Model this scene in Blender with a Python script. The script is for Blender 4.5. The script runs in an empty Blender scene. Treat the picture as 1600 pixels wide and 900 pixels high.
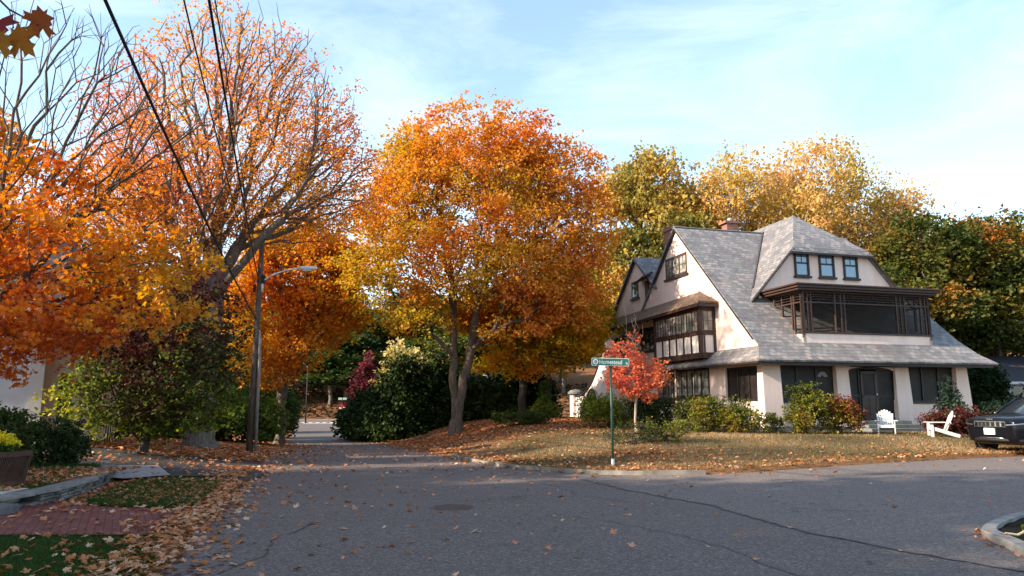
import bpy, bmesh, math, random
import numpy as np
from mathutils import Vector, Matrix, noise as mnoise
random.seed(7); RNG=np.random.default_rng(7)
S=bpy.context.scene; COL=S.collection
R=math.radians
# ---------------------------------------------------------------- camera, sky, sun, exposure
cam=bpy.data.cameras.new('camera'); co=bpy.data.objects.new('camera',cam); COL.objects.link(co)
cam.lens=1130/1600*36; cam.sensor_width=36; cam.clip_end=1500; cam.clip_start=.05
co.location=(0,0,1.65); co.rotation_euler=(R(90)+math.atan(180/1130),0,0)
S.camera=co
SUN_DIR=Vector((-.94,-.34,0)).normalized(); SUN_EL=R(26)
SUN_AZ=math.atan2(SUN_DIR.x,SUN_DIR.y)
w=bpy.data.worlds.new('World'); S.world=w; w.use_nodes=True
nt=w.node_tree; nt.nodes.clear(); N=nt.nodes.new; LK=nt.links.new
out=N('ShaderNodeOutputWorld'); bg=N('ShaderNodeBackground'); sky=N('ShaderNodeTexSky')
sky.sky_type='NISHITA'; sky.sun_disc=False; sky.sun_elevation=SUN_EL; sky.sun_rotation=SUN_AZ
sky.air_density=1.0; sky.dust_density=.7; sky.ozone_density=1.3
bg.inputs['Strength'].default_value=.115
tc=N('ShaderNodeTexCoord')
mp=N('ShaderNodeMapping'); mp.inputs['Rotation'].default_value=(0,R(-28),R(25)); mp.inputs['Scale'].default_value=(1.3,3.2,6.0)
n1=N('ShaderNodeTexNoise'); n1.inputs['Scale'].default_value=1.6; n1.inputs['Detail'].default_value=9; n1.inputs['Roughness'].default_value=.62; n1.inputs['Distortion'].default_value=.5
r1=N('ShaderNodeValToRGB'); r1.color_ramp.elements[0].position=.44; r1.color_ramp.elements[1].position=.72
r1.color_ramp.elements[1].color=(.7,.7,.7,1); r1.color_ramp.elements[0].color=(.10,.10,.10,1)
LK(tc.outputs['Generated'],mp.inputs['Vector']); LK(mp.outputs[0],n1.inputs['Vector']); LK(n1.outputs['Fac'],r1.inputs['Fac'])
sx=N('ShaderNodeSeparateXYZ'); LK(tc.outputs['Generated'],sx.inputs[0])
hz=N('ShaderNodeMapRange'); hz.inputs['From Min'].default_value=.02; hz.inputs['From Max'].default_value=.42; hz.inputs['To Min'].default_value=.55; hz.inputs['To Max'].default_value=0.0
LK(sx.outputs['Z'],hz.inputs['Value'])
ad=N('ShaderNodeMath'); ad.operation='MAXIMUM'; ad.use_clamp=True
LK(r1.outputs['Color'],ad.inputs[0]); LK(hz.outputs[0],ad.inputs[1])
mx=N('ShaderNodeMix'); mx.data_type='RGBA'; mx.inputs[7].default_value=(2.9,3.45,3.8,1)
tn=N('ShaderNodeMix'); tn.data_type='RGBA'; tn.blend_type='MULTIPLY'; tn.inputs[0].default_value=1; tn.inputs[7].default_value=(1.02,1.04,.98,1); LK(sky.outputs[0],tn.inputs[6]); LK(ad.outputs[0],mx.inputs[0]); LK(tn.outputs[2],mx.inputs[6]); LK(mx.outputs[2],bg.inputs['Color']); LK(bg.outputs[0],out.inputs['Surface'])
sl=bpy.data.lights.new('sun','SUN'); sl.energy=3.6; sl.angle=R(.6); sl.color=(1.0,.83,.62)
so=bpy.data.objects.new('sun',sl); COL.objects.link(so)
sv=Vector((SUN_DIR.x*math.cos(SUN_EL),SUN_DIR.y*math.cos(SUN_EL),math.sin(SUN_EL)))
so.rotation_euler=sv.to_track_quat('Z','Y').to_euler(); so.location=(-40,20,40)
vs=S.view_settings; vs.view_transform='Standard'; vs.look='None'; vs.gamma=1; vs.exposure=1.8; vs.use_curve_mapping=False
S.render.engine='CYCLES'
try:
    S.cycles.max_bounces=6; S.cycles.diffuse_bounces=3; S.cycles.transmission_bounces=4; S.cycles.glossy_bounces=2; S.cycles.transparent_max_bounces=4
except Exception: pass
# ---------------------------------------------------------------- helpers
def tag(o,label=None,cat=None,group=None,kind=None):
    if label: o['label']=label
    if cat: o['category']=cat
    if group: o['group']=group
    if kind: o['kind']=kind
    return o
def empty(name,loc,rz=0,label=None,cat=None,group=None):
    o=bpy.data.objects.new(name,None); COL.objects.link(o); o.location=loc; o.rotation_euler=(0,0,rz); o.empty_display_size=.2
    return tag(o,label,cat,group)
def copy_tree(o,parent=None):
    c=o.copy(); COL.objects.link(c)
    if parent: c.parent=parent
    for ch in list(o.children): copy_tree(ch,c)
    return c
def mesh_obj(name,V,F,mat,parent=None,smooth=False,mats=None):
    me=bpy.data.meshes.new(name); me.from_pydata([tuple(map(float,p)) for p in V],[],F)
    if mat: me.materials.append(mat)
    o=bpy.data.objects.new(name,me); COL.objects.link(o)
    if parent: o.parent=parent
    bm=bmesh.new(); bm.from_mesh(me); bmesh.ops.recalc_face_normals(bm,faces=bm.faces); bm.to_mesh(me); bm.free()
    if smooth: me.shade_smooth()
    return o
class MB:
    def __init__(s,dz=0): s.V=[]; s.F=[]; s.dz=dz
    def add(s,V,F):
        n=len(s.V); s.V+= [tuple(p) for p in V]; s.F+=[tuple(i+n for i in f) for f in F]; return s
    def box(s,a,b,c,d,e,f):
        a,b=min(a,b),max(a,b); c,d=min(c,d),max(c,d); e,f=min(e,f),max(e,f)
        return s.add([(a,c,e),(b,c,e),(b,d,e),(a,d,e),(a,c,f),(b,c,f),(b,d,f),(a,d,f)],[(0,3,2,1),(4,5,6,7),(0,1,5,4),(1,2,6,5),(2,3,7,6),(3,0,4,7)])
    def hexa(s,P): # 4 bottom, 4 top
        return s.add(P,[(0,3,2,1),(4,5,6,7),(0,1,5,4),(1,2,6,5),(2,3,7,6),(3,0,4,7)])
    def bar(s,p,q,wd,hg,up=(0,0,1)):
        p=Vector(p);q=Vector(q); d=(q-p).normalized(); u_=Vector(up); x=d.cross(u_)
        if x.length<1e-4: x=d.cross(Vector((1,0,0)))
        x.normalize(); y=x.cross(d); x*=wd/2; y*=hg/2
        return s.hexa([p-x-y,p+x-y,p+x+y,p-x+y,q-x-y,q+x-y,q+x+y,q-x+y])
    def slab(s,P,th):
        P=[Vector(p) for p in P]; n=Vector((0,0,0))
        for i in range(len(P)):
            a=P[i];b=P[(i+1)%len(P)]; n+=Vector(((a.y-b.y)*(a.z+b.z),(a.z-b.z)*(a.x+b.x),(a.x-b.x)*(a.y+b.y)))
        n.normalize(); k=len(P); Q=[p-n*th for p in P]
        return s.add(P+Q,[tuple(range(k)),tuple(range(2*k-1,k-1,-1))]+[(i,i+k,(i+1)%k+k,(i+1)%k) for i in range(k)])
    def prism(s,P,axis,a,b): # P 2d outline, axis 'x','y','z'
        k=len(P)
        def mk(p,c): return {'x':(c,p[0],p[1]),'y':(p[0],c,p[1]),'z':(p[0],p[1],c)}[axis]
        return s.add([mk(p,a) for p in P]+[mk(p,b) for p in P],[tuple(range(k)),tuple(range(2*k-1,k-1,-1))]+[(i,i+k,(i+1)%k+k,(i+1)%k) for i in range(k)])
    def tube(s,pts,rad,n=8,cap=True):
        pts=[Vector(p) for p in pts]; 
        if not hasattr(rad,'__len__'): rad=[rad]*len(pts)
        base=len(s.V); x=None
        for i,p in enumerate(pts):
            d=(pts[min(i+1,len(pts)-1)]-pts[max(i-1,0)]); d.normalize()
            if x is None:
                x=d.cross(Vector((0,0,1)))
                if x.length<.05: x=d.cross(Vector((1,0,0)))
            else: x=x-d*x.dot(d)
            x.normalize(); y=d.cross(x)
            for j in range(n):
                a=2*math.pi*j/n; s.V.append(tuple(p+(x*math.cos(a)+y*math.sin(a))*rad[i]))
        for i in range(len(pts)-1):
            for j in range(n):
                s.F.append((base+i*n+j,base+i*n+(j+1)%n,base+(i+1)*n+(j+1)%n,base+(i+1)*n+j))
        if cap:
            s.F.append(tuple(base+j for j in range(n))[::-1]); s.F.append(tuple(base+(len(pts)-1)*n+j for j in range(n)))
        return s
    def lathe(s,c,prof,n=16,ax='z'):
        base=len(s.V)
        for r,h in prof:
            for j in range(n):
                a=2*math.pi*j/n; x,y=r*math.cos(a),r*math.sin(a)
                s.V.append({'z':(c[0]+x,c[1]+y,c[2]+h),'x':(c[0]+h,c[1]+x,c[2]+y),'y':(c[0]+x,c[1]+h,c[2]+y)}[ax])
        for i in range(len(prof)-1):
            for j in range(n): s.F.append((base+i*n+j,base+i*n+(j+1)%n,base+(i+1)*n+(j+1)%n,base+(i+1)*n+j))
        s.F.append(tuple(base+j for j in range(n))[::-1]); s.F.append(tuple(base+(len(prof)-1)*n+j for j in range(n)))
        return s
    def build(s,name,mat,parent=None,smooth=False,bevel=0,label=None):
        V=[(x,y,z+s.dz) for x,y,z in s.V] if s.dz else s.V
        o=mesh_obj(name,V,s.F,mat,parent,smooth)
        if bevel:
            m=o.modifiers.new('bevel','BEVEL'); m.width=bevel; m.segments=2; m.limit_method='ANGLE'; m.angle_limit=R(40)
        if label: o['label']=label
        return o
# ---------------------------------------------------------------- materials
class NT:
    def __init__(s,name):
        s.m=bpy.data.materials.new(name); s.m.use_nodes=True; s.t=s.m.node_tree; s.t.nodes.clear()
        s.o=s.t.nodes.new('ShaderNodeOutputMaterial'); s.tc=None
    def n(s,t,**k):
        x=s.t.nodes.new('ShaderNode'+t)
        for a,b in k.items():
            if hasattr(x,a): setattr(x,a,b)
        return x
    def l(s,a,b): s.t.links.new(a,b)
    def coord(s,kind='Object'):
        if not s.tc: s.tc=s.n('TexCoord')
        return s.tc.outputs[kind]
    def noise(s,scale,detail=4,rough=.55,vec=None,dist=0):
        x=s.n('TexNoise'); x.inputs['Scale'].default_value=scale; x.inputs['Detail'].default_value=detail; x.inputs['Roughness'].default_value=rough; x.inputs['Distortion'].default_value=dist
        s.l(vec or s.coord(),x.inputs['Vector']); return x.outputs['Fac']
    def ramp(s,fac,els,interp='LINEAR'):
        x=s.n('ValToRGB'); e=x.color_ramp.elements; x.color_ramp.interpolation=interp
        while len(e)<len(els): e.new(.5)
        for i,(p,c) in enumerate(els): e[i].position=p; e[i].color=(c,c,c,1) if not hasattr(c,'__len__') else (*c,1)
        s.l(fac,x.inputs['Fac']); return x.outputs['Color']
    def mix(s,f,a,b,mode='MIX'):
        x=s.n('Mix',data_type='RGBA'); x.blend_type=mode
        for i,v in ((0,f),(6,a),(7,b)):
            if isinstance(v,(int,float)): x.inputs[i].default_value=v
            elif isinstance(v,tuple): x.inputs[i].default_value=(*v,1) if len(v)==3 else v
            else: s.l(v,x.inputs[i])
        return x.outputs[2]
    def mapping(s,scale=(1,1,1),rot=(0,0,0),vec=None):
        x=s.n('Mapping'); x.inputs['Scale'].default_value=scale; x.inputs['Rotation'].default_value=rot
        s.l(vec or s.coord(),x.inputs['Vector']); return x.outputs[0]
    def bump(s,h,st=.3,dist=.02):
        x=s.n('Bump'); x.inputs['Strength'].default_value=st; x.inputs['Distance'].default_value=dist; s.l(h,x.inputs['Height']); return x.outputs[0]
    def bsdf(s,col,rough=.6,spec=.5,metal=0,bump=None,coat=0):
        x=s.n('BsdfPrincipled')
        if isinstance(col,tuple): x.inputs['Base Color'].default_value=(*col,1)
        else: s.l(col,x.inputs['Base Color'])
        if isinstance(rough,(int,float)): x.inputs['Roughness'].default_value=rough
        else: s.l(rough,x.inputs['Roughness'])
        x.inputs['Specular IOR Level'].default_value=spec; x.inputs['Metallic'].default_value=metal; x.inputs['Coat Weight'].default_value=coat
        if coat: x.inputs['Coat Roughness'].default_value=.05
        if bump: s.l(bump,x.inputs['Normal'])
        s.l(x.outputs[0],s.o.inputs['Surface']); return s.m
def mat_simple(name,col,rough=.6,spec=.4,metal=0,var=.15,scale=6,bump=.15,coat=0):
    t=NT(name); n=t.noise(scale,5)
    c2=tuple(max(0,c*(1-var)) for c in col); c3=tuple(min(1,c*(1+var)) for c in col)
    return t.bsdf(t.ramp(n,[(.3,c2),(.7,c3)]),rough,spec,metal,t.bump(t.noise(scale*8,3),bump,.01) if bump else None,coat)
def mat_leaf(name,stops,trans=.45,obvar=0):
    t=NT(name); a=t.n('Attribute'); a.attribute_name='hue'; f=a.outputs['Fac']
    if obvar:
        oi=t.n('ObjectInfo'); m=t.n('Math',operation='MULTIPLY_ADD'); t.l(oi.outputs['Random'],m.inputs[0]); m.inputs[1].default_value=obvar; 
        m2=t.n('Math',operation='SUBTRACT'); t.l(f,m2.inputs[0]); m2.inputs[1].default_value=obvar/2; t.l(m2.outputs[0],m.inputs[2]); f=m.outputs[0]
    c=t.ramp(f,stops)
    d=t.n('BsdfDiffuse'); tr=t.n('BsdfTranslucent'); gl=t.n('BsdfGlossy'); gl.inputs['Roughness'].default_value=.6; gl.inputs[0].default_value=(.5,.5,.5,1)
    t.l(c,d.inputs[0])
    hs=t.n('HueSaturation'); hs.inputs['Saturation'].default_value=1.1; hs.inputs['Value'].default_value=1.15; t.l(c,hs.inputs['Color']); t.l(hs.outputs[0],tr.inputs[0])
    m=t.n('MixShader'); m.inputs[0].default_value=trans; t.l(d.outputs[0],m.inputs[1]); t.l(tr.outputs[0],m.inputs[2])
    m2=t.n('MixShader'); m2.inputs[0].default_value=.02; t.l(m.outputs[0],m2.inputs[1]); t.l(gl.outputs[0],m2.inputs[2])
    t.l(m2.outputs[0],t.o.inputs['Surface']); return t.m
def mat_bark(name,a,b):
    t=NT(name); v=t.mapping((9,9,1.6)); n=t.noise(1.5,6,.65,v); 
    return t.bsdf(t.ramp(n,[(.32,a),(.68,b)]),.9,.2,0,t.bump(n,.7,.03))
LF=dict(
 central=mat_leaf('leaf_central',[(0,(.30,.26,.03)),(.2,(.46,.32,.04)),(.42,(.60,.31,.045)),(.65,(.66,.26,.05)),(.85,(.64,.21,.055)),(1,(.54,.13,.04))]),
 glow=mat_leaf('leaf_glow',[(0,(.66,.38,.06)),(.3,(.72,.33,.07)),(.6,(.70,.28,.08)),(.85,(.68,.23,.11)),(1,(.58,.17,.09))],.5),
 near=mat_leaf('leaf_near',[(0,(.46,.27,.03)),(.25,(.62,.28,.035)),(.55,(.64,.20,.035)),(.8,(.55,.12,.03)),(1,(.34,.05,.02))],.5),
 yellow=mat_leaf('leaf_yellow',[(0,(.30,.30,.03)),(.35,(.58,.42,.03)),(.65,(.64,.32,.025)),(1,(.60,.20,.02))],.5),
 red=mat_leaf('leaf_red',[(0,(.68,.30,.09)),(.4,(.68,.22,.11)),(.8,(.58,.13,.085)),(1,(.42,.04,.04))],.5),
 dog=mat_leaf('leaf_dogwood',[(0,(.55,.48,.06)),(.25,(.22,.26,.03)),(.5,(.06,.09,.018)),(.72,(.06,.035,.02)),(.9,(.085,.02,.02)),(1,(.15,.03,.03))],.35),
 tan=mat_leaf('leaf_tan',[(0,(.30,.25,.05)),(.4,(.55,.36,.09)),(.75,(.66,.40,.15)),(1,(.60,.28,.11))],.45),
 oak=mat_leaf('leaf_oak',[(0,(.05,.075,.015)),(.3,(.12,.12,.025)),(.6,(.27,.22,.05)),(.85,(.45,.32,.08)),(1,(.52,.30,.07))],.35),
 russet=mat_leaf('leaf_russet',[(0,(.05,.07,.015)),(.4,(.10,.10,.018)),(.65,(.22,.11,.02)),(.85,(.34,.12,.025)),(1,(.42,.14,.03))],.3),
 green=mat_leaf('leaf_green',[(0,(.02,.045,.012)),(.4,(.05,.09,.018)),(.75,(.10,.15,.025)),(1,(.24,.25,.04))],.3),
 wood=mat_leaf('leaf_wood',[(0,(.018,.038,.012)),(.5,(.045,.075,.017)),(.8,(.11,.12,.02)),(.93,(.26,.16,.02)),(1,(.40,.15,.02))],.25,.5),
 yew=mat_leaf('leaf_yew',[(0,(.012,.026,.008)),(.5,(.020,.040,.012)),(1,(.055,.085,.022))],.15),
 pine=mat_leaf('leaf_pine',[(0,(.010,.022,.014)),(.6,(.022,.042,.028)),(1,(.05,.08,.05))],.15),
 cream=mat_leaf('leaf_cream',[(0,(.14,.15,.03)),(.45,(.36,.30,.10)),(1,(.68,.57,.26))],.4),
 purple=mat_leaf('leaf_purple',[(0,(.06,.012,.016)),(.6,(.12,.022,.03)),(1,(.22,.05,.06))],.35),
 shrub=mat_leaf('leaf_shrub',[(0,(.018,.032,.01)),(.3,(.055,.075,.014)),(.55,(.15,.16,.022)),(.72,(.32,.24,.03)),(.86,(.17,.06,.022)),(1,(.20,.04,.025))],.35),
 litter=mat_leaf('leaf_litter',[(0,(.10,.045,.02)),(.25,(.28,.12,.05)),(.5,(.42,.15,.05)),(.7,(.50,.24,.13)),(.85,(.60,.40,.27)),(1,(.52,.10,.03))],.15),
 dry=mat_leaf('blade_dry',[(0,(.05,.055,.02)),(.45,(.13,.10,.045)),(.8,(.22,.15,.075)),(1,(.34,.24,.13))],.2),
 grass=mat_leaf('blade_grass',[(0,(.014,.034,.007)),(.6,(.03,.07,.012)),(1,(.08,.11,.025))],.3))
BARK=mat_bark('bark_grey',(.05,.04,.033),(.20,.165,.14)); BARKD=mat_bark('bark_dark',(.025,.02,.018),(.09,.07,.06)); BARKL=mat_bark('bark_light',(.16,.13,.11),(.42,.36,.31))
WHITE=mat_simple('white_paint',(.50,.50,.51),.5,.4,0,.05,4,.05)
BROWN=mat_simple('brown_trim',(.045,.023,.018),.55,.4,0,.3,5,.2)
TRIMD=mat_simple('dark_trim',(.02,.014,.014),.5,.4,0,.3,5,.1)
def glass_mat(name,a,b,rough=.06,scale=.7):
    t=NT(name); n=t.noise(scale,3); return t.bsdf(t.ramp(n,[(.4,a),(.65,b)]),rough,.9)
GLASS=glass_mat('window_glass',(.02,.022,.024),(.07,.075,.08))
GLASSC=glass_mat('window_curtain_glass',(.10,.10,.09),(.34,.34,.31),.12,2.2)
def screen_mat():
    t=NT('insect_screen'); n=t.noise(1.2,3); return t.bsdf(t.ramp(n,[(.35,(.012,.009,.009)),(.7,(.03,.024,.024))]),.5,.25)  # opaque dark panel: the shaded porch interior is put into its colour
SCREEN=screen_mat()
def stucco(name,a,b):
    t=NT(name); n=t.noise(.55,6,.6); n2=t.noise(7,5,.7); v=t.mapping((2.5,2.5,.35)); n3=t.noise(1.2,5,.6,v)
    c=t.ramp(n,[(.3,a),(.7,b)]); c=t.mix(t.ramp(n3,[(.45,0),(.75,.34)]),c,(.52,.38,.31)); c=t.mix(t.ramp(n2,[(.55,0),(.8,.15)]),c,(.80,.72,.66))
    return t.bsdf(c,.92,.15,0,t.bump(t.noise(28,5,.7),.35,.02))
STUCCO=stucco('pink_stucco',(.77,.58,.51),(.83,.68,.61))
STUCCOW=stucco('white_stucco',(.72,.66,.60),(.80,.75,.70))
def slate(name,axis):
    t=NT(name); sp=t.n('SeparateXYZ'); t.l(t.coord(),sp.inputs[0]); cb=t.n('CombineXYZ'); zz=t.n('Math',operation='MULTIPLY'); zz.inputs[1].default_value=1.4
    t.l(sp.outputs['X' if axis=='x' else 'Y'],cb.inputs[0]); t.l(sp.outputs['Z'],zz.inputs[0]); t.l(zz.outputs[0],cb.inputs[1])
    b=t.n('TexBrick'); b.inputs['Scale'].default_value=1; b.inputs['Brick Width'].default_value=.30; b.inputs['Row Height'].default_value=.22; b.inputs['Mortar Size'].default_value=.012; b.offset=.5
    b.inputs['Color1'].default_value=(.12,.12,.12,1); b.inputs['Color2'].default_value=(.9,.9,.9,1); b.inputs['Mortar'].default_value=(.0,.0,.0,1); b.inputs['Bias'].default_value=0
    t.l(cb.outputs[0],b.inputs['Vector'])
    c=t.ramp(b.outputs['Color'],[(0,(.03,.03,.035)),(.08,(.10,.105,.12)),(.3,(.11,.115,.125)),(.55,(.18,.18,.185)),(.8,(.26,.245,.245)),(.93,(.34,.23,.20)),(1,(.22,.25,.22))])
    n=t.noise(.5,5,.65); c=t.mix(t.ramp(n,[(.42,0),(.62,.45)]),c,(.19,.17,.18))
    n2=t.noise(.9,3,.5); c=t.mix(t.ramp(n2,[(.555,0),(.58,.75)]),c,(.085,.08,.095))
    n3=t.noise(6,4,.6); c=t.mix(.25,c,t.ramp(n3,[(.3,(.07,.07,.08)),(.7,(.33,.31,.30))]))
    # stepped courses: saw-tooth height
    sw=t.n('Math',operation='FRACT'); dv=t.n('Math',operation='DIVIDE'); t.l(zz.outputs[0],dv.inputs[0]); dv.inputs[1].default_value=.22; t.l(dv.outputs[0],sw.inputs[0])
    iv=t.n('Math',operation='SUBTRACT'); iv.inputs[0].default_value=1; t.l(sw.outputs[0],iv.inputs[1])
    h=t.mix(.45,iv.outputs[0],b.outputs['Color']); 
    return t.bsdf(c,.62,.4,0,t.bump(h,.75,.045))
SLX=slate('slate_roof_front','x'); SLY=slate('slate_roof_side','y')
def brickm(name,ca,cb,mo,wd,ht,rot=0,sc=1):
    t=NT(name); v=t.mapping((1,1,1),(0,0,rot)); b=t.n('TexBrick'); b.inputs['Scale'].default_value=1; b.inputs['Brick Width'].default_value=wd; b.inputs['Row Height'].default_value=ht; b.inputs['Mortar Size'].default_value=.008
    b.inputs['Color1'].default_value=(*ca,1); b.inputs['Color2'].default_value=(*cb,1); b.inputs['Mortar'].default_value=(*mo,1); t.l(v,b.inputs['Vector'])
    n=t.noise(1.4,4); c=t.mix(t.ramp(n,[(.4,0),(.7,.5)]),b.outputs['Color'],tuple(x*.55 for x in ca))
    return t.bsdf(c,.85,.2,0,t.bump(b.outputs['Color'],.4,.01))
BRICKP=brickm('brick_paving',(.21,.065,.055),(.13,.045,.04),(.05,.035,.03),.2,.1,R(62))
t=NT('brick_chimney'); b_=t.n('TexBrick'); b_.inputs['Scale'].default_value=1; b_.inputs['Brick Width'].default_value=.22; b_.inputs['Row Height'].default_value=.075; b_.inputs['Mortar Size'].default_value=.01
b_.inputs['Color1'].default_value=(.28,.09,.06,1); b_.inputs['Color2'].default_value=(.17,.06,.045,1); b_.inputs['Mortar'].default_value=(.3,.25,.22,1); t.l(t.mapping((1,1,1),(R(90),0,0)),b_.inputs['Vector'])
CHIMNEY=t.bsdf(b_.outputs['Color'],.9,.2)
STONE=mat_simple('field_stone',(.12,.115,.11),.85,.3,0,.55,3.0,.6)
CONC=mat_simple('concrete',(.36,.34,.31),.9,.2,0,.25,3,.4)
METAL=mat_simple('galvanised',(.55,.55,.56),.4,.5,.6,.1,8,0)
BLACK=mat_simple('black_rubber',(.02,.02,.02),.7,.3,0,.2,8,.1)
# ---------------------------------------------------------------- terrain
def sstep(a,b,x):
    t=np.clip((np.asarray(x,float)-a)/(b-a),0,1); return t*t*(3-2*t)
KERB=[(-19.0,88.0),(-9.2,52.0),(-5.9,40.0),(-3.12,30.0),(-2.05,26.2),(-1.05,23.2),(-0.2,21.1),(0.75,19.6),(1.9,18.6),(3.2,18.15),(4.7,18.1),(6.2,18.6),(7.66,19.4),(11.0,21.0),(14.5,22.65),(22.0,26.0),(34.0,30.5),(60.0,39.0)]
def dist_poly(P,pts):
    x,y=pts; d=np.full(np.shape(x),1e9)
    for (ax,ay),(bx,by) in zip(P[:-1],P[1:]):
        dx,dy=bx-ax,by-ay; t=np.clip(((x-ax)*dx+(y-ay)*dy)/(dx*dx+dy*dy),0,1)
        d=np.minimum(d,np.hypot(x-ax-t*dx,y-ay-t*dy))
    return d
def inside(P,x,y):
    r=np.zeros(np.shape(x),bool); n=len(P)
    for i in range(n):
        ax,ay=P[i]; bx,by=P[(i+1)%n]
        c=((ay>y)!=(by>y))
        if ay!=by: r^= c&(x<(bx-ax)*(y-ay)/(by-ay)+ax)
    return r
LAWN=KERB+[(60.0,88.0)]
def road_h(x,y):
    zr=np.interp(y,[-20,9,20,27,40,52,65,78,90,104],[0,0,-.12,-.27,-.72,-1.0,-1.0,-.8,-.7,-.65])
    xo=x-(5.15-.276*y)
    return zr*(1-sstep(0,12,xo)*(1-sstep(40,60,y)))
def height(x,y):
    x=np.asarray(x,float);y=np.asarray(y,float)
    z=road_h(x,y)
    ins=inside(LAWN,x,y); d=dist_poly(KERB,(x,y))
    plat=.4+.4*np.exp(-((x-3.2)**2/38+(y-43)**2/70))-1.1*sstep(48,75,y)
    zl=z+.11+(np.maximum(plat,z)-z-.11)*sstep(0,9-3.2*sstep(21,29,y),d)
    z=np.where(ins,zl,z)
    xl=(-1.4-.276*y)-x
    z=np.where(xl>0,z+.03*sstep(0,.3,xl)+np.minimum(.09*np.maximum(xl-.4,0),.5)*sstep(14,24,y)*(1-sstep(70,88,y)),z)
    bank=np.where(y>104,np.interp(y,[104,107,130,170,230,300],[0,.4,5,12,24,30]),0)
    return z+bank

def asphalt(name,base,seedoff,leafy=0):
    t=NT(name); g=t.noise(60,3,.75); g2=t.noise(24,4,.75); m=t.noise(.35,5,.6); m2=t.noise(2.2,5,.65)
    lo=tuple(c*.38 for c in base); hi=tuple(min(1,c*2.3) for c in base)
    c=t.ramp(g,[(.38,lo),(.5,base),(.63,hi)])
    c=t.mix(t.ramp(g2,[(.54,0),(.66,.5)]),c,tuple(x*2.1 for x in base))
    c=t.mix(t.ramp(m,[(.35,0),(.7,.45)]),c,tuple(x*.62 for x in base)); c=t.mix(t.ramp(m2,[(.45,0),(.75,.28)]),c,tuple(x*1.3 for x in base))
    vo=t.n('TexVoronoi'); vo.inputs['Scale'].default_value=42; t.l(t.coord(),vo.inputs['Vector']); bw=t.n('SeparateColor'); t.l(vo.outputs['Color'],bw.inputs[0]); c=t.mix(.45,c,t.ramp(bw.outputs[0],[(0,tuple(x*.30 for x in base)),(.55,tuple(x*.9 for x in base)),(.85,tuple(x*1.7 for x in base)),(1,tuple(x*3.2 for x in base))]))
    v=t.n('TexVoronoi'); v.feature='DISTANCE_TO_EDGE'; v.inputs['Scale'].default_value=.22
    wv=t.n('VectorMath',operation='ADD'); nn=t.n('TexNoise'); nn.inputs['Scale'].default_value=1.6; nn.inputs['Detail'].default_value=6; t.l(t.coord(),nn.inputs['Vector'])
    sc=t.n('VectorMath',operation='SCALE'); sc.inputs['Scale'].default_value=1.3; t.l(nn.outputs['Color'],sc.inputs[0]); t.l(t.coord(),wv.inputs[0]); t.l(sc.outputs[0],wv.inputs[1]); t.l(wv.outputs[0],v.inputs['Vector'])
    cr=t.ramp(v.outputs['Distance'],[(0,1),(.0028,.8),(.005,0)]); gate=t.ramp(t.noise(.28,2,.5),[(.54,0),(.60,.6)])
    f=t.n('Math',operation='MULTIPLY'); t.l(cr,f.inputs[0]); t.l(gate,f.inputs[1])
    c=t.mix(f.outputs[0],c,(.012,.012,.013))
    return t.bsdf(c,.82,.35,0,t.bump(g,.5,.012))
ASPH=asphalt('asphalt_main',(.104,.083,.077),0); ASPH2=asphalt('asphalt_side',(.124,.101,.094),1); ASPHD=asphalt('asphalt_drive',(.035,.035,.038),2)
def ground_mat():
    t=NT('ground_leafy'); pos=t.n('NewGeometry').outputs['Position']
    n=t.noise(.33,5,.6,pos); n2=t.noise(9,4,.7,pos); n3=t.noise(30,3,.7,pos)
    dry=t.ramp(n2,[(.3,(.055,.042,.022)),(.5,(.12,.085,.045)),(.7,(.21,.14,.075))])
    grn=t.ramp(n3,[(.3,(.03,.036,.013)),(.7,(.09,.085,.03))])
    c=t.mix(t.ramp(n,[(.48,0),(.64,.65)]),dry,grn)
    lf=t.ramp(n3,[(.3,(.12,.045,.02)),(.5,(.28,.10,.035)),(.72,(.42,.17,.07))])
    a=t.n('Attribute'); a.attribute_name='leafy'
    c=t.mix(a.outputs['Fac'],c,lf)
    return t.bsdf(c,.95,.1,0,t.bump(n3,.7,.04))
GROUND=ground_mat()
xs=np.unique(np.concatenate([np.arange(-22,24,.32),np.arange(-60,-22,1.6),np.arange(24,70,1.6),np.arange(-400,-60,14),np.arange(70,420,14)]))
ys=np.unique(np.concatenate([np.arange(2.5,50,.32),np.arange(-30,2.5,1.6),np.arange(50,135,1.3),np.arange(135,400,9)]))
GX,GY=np.meshgrid(xs,ys); GZ=height(GX,GY)
insL=inside(LAWN,GX,GY); dK=dist_poly(KERB,(GX,GY))
xl=(-1.4-.276*GY)-GX
mainroad=(xl<0)&(~insL)&(GY<104)
GZ=np.where(mainroad,GZ-.10*sstep(0,.5,np.minimum(-xl,np.where(insL,0,dK)))-.012,GZ)
GZ=np.where((xl>=0)&(xl<13)&(GY<20),GZ-.02,GZ)
GZ+= np.where((dK<.35)&insL,-.08,0)
GZ=np.where((GY>86)&(GY<104)&(GX>-90)&(GX<60),GZ-.06,GZ)
nx,ny=len(xs),len(ys)
V=np.stack([GX.ravel(),GY.ravel(),GZ.ravel()],1)
idx=np.arange(nx*ny).reshape(ny,nx); F=np.stack([idx[:-1,:-1].ravel(),idx[:-1,1:].ravel(),idx[1:,1:].ravel(),idx[1:,:-1].ravel()],1)
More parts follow.
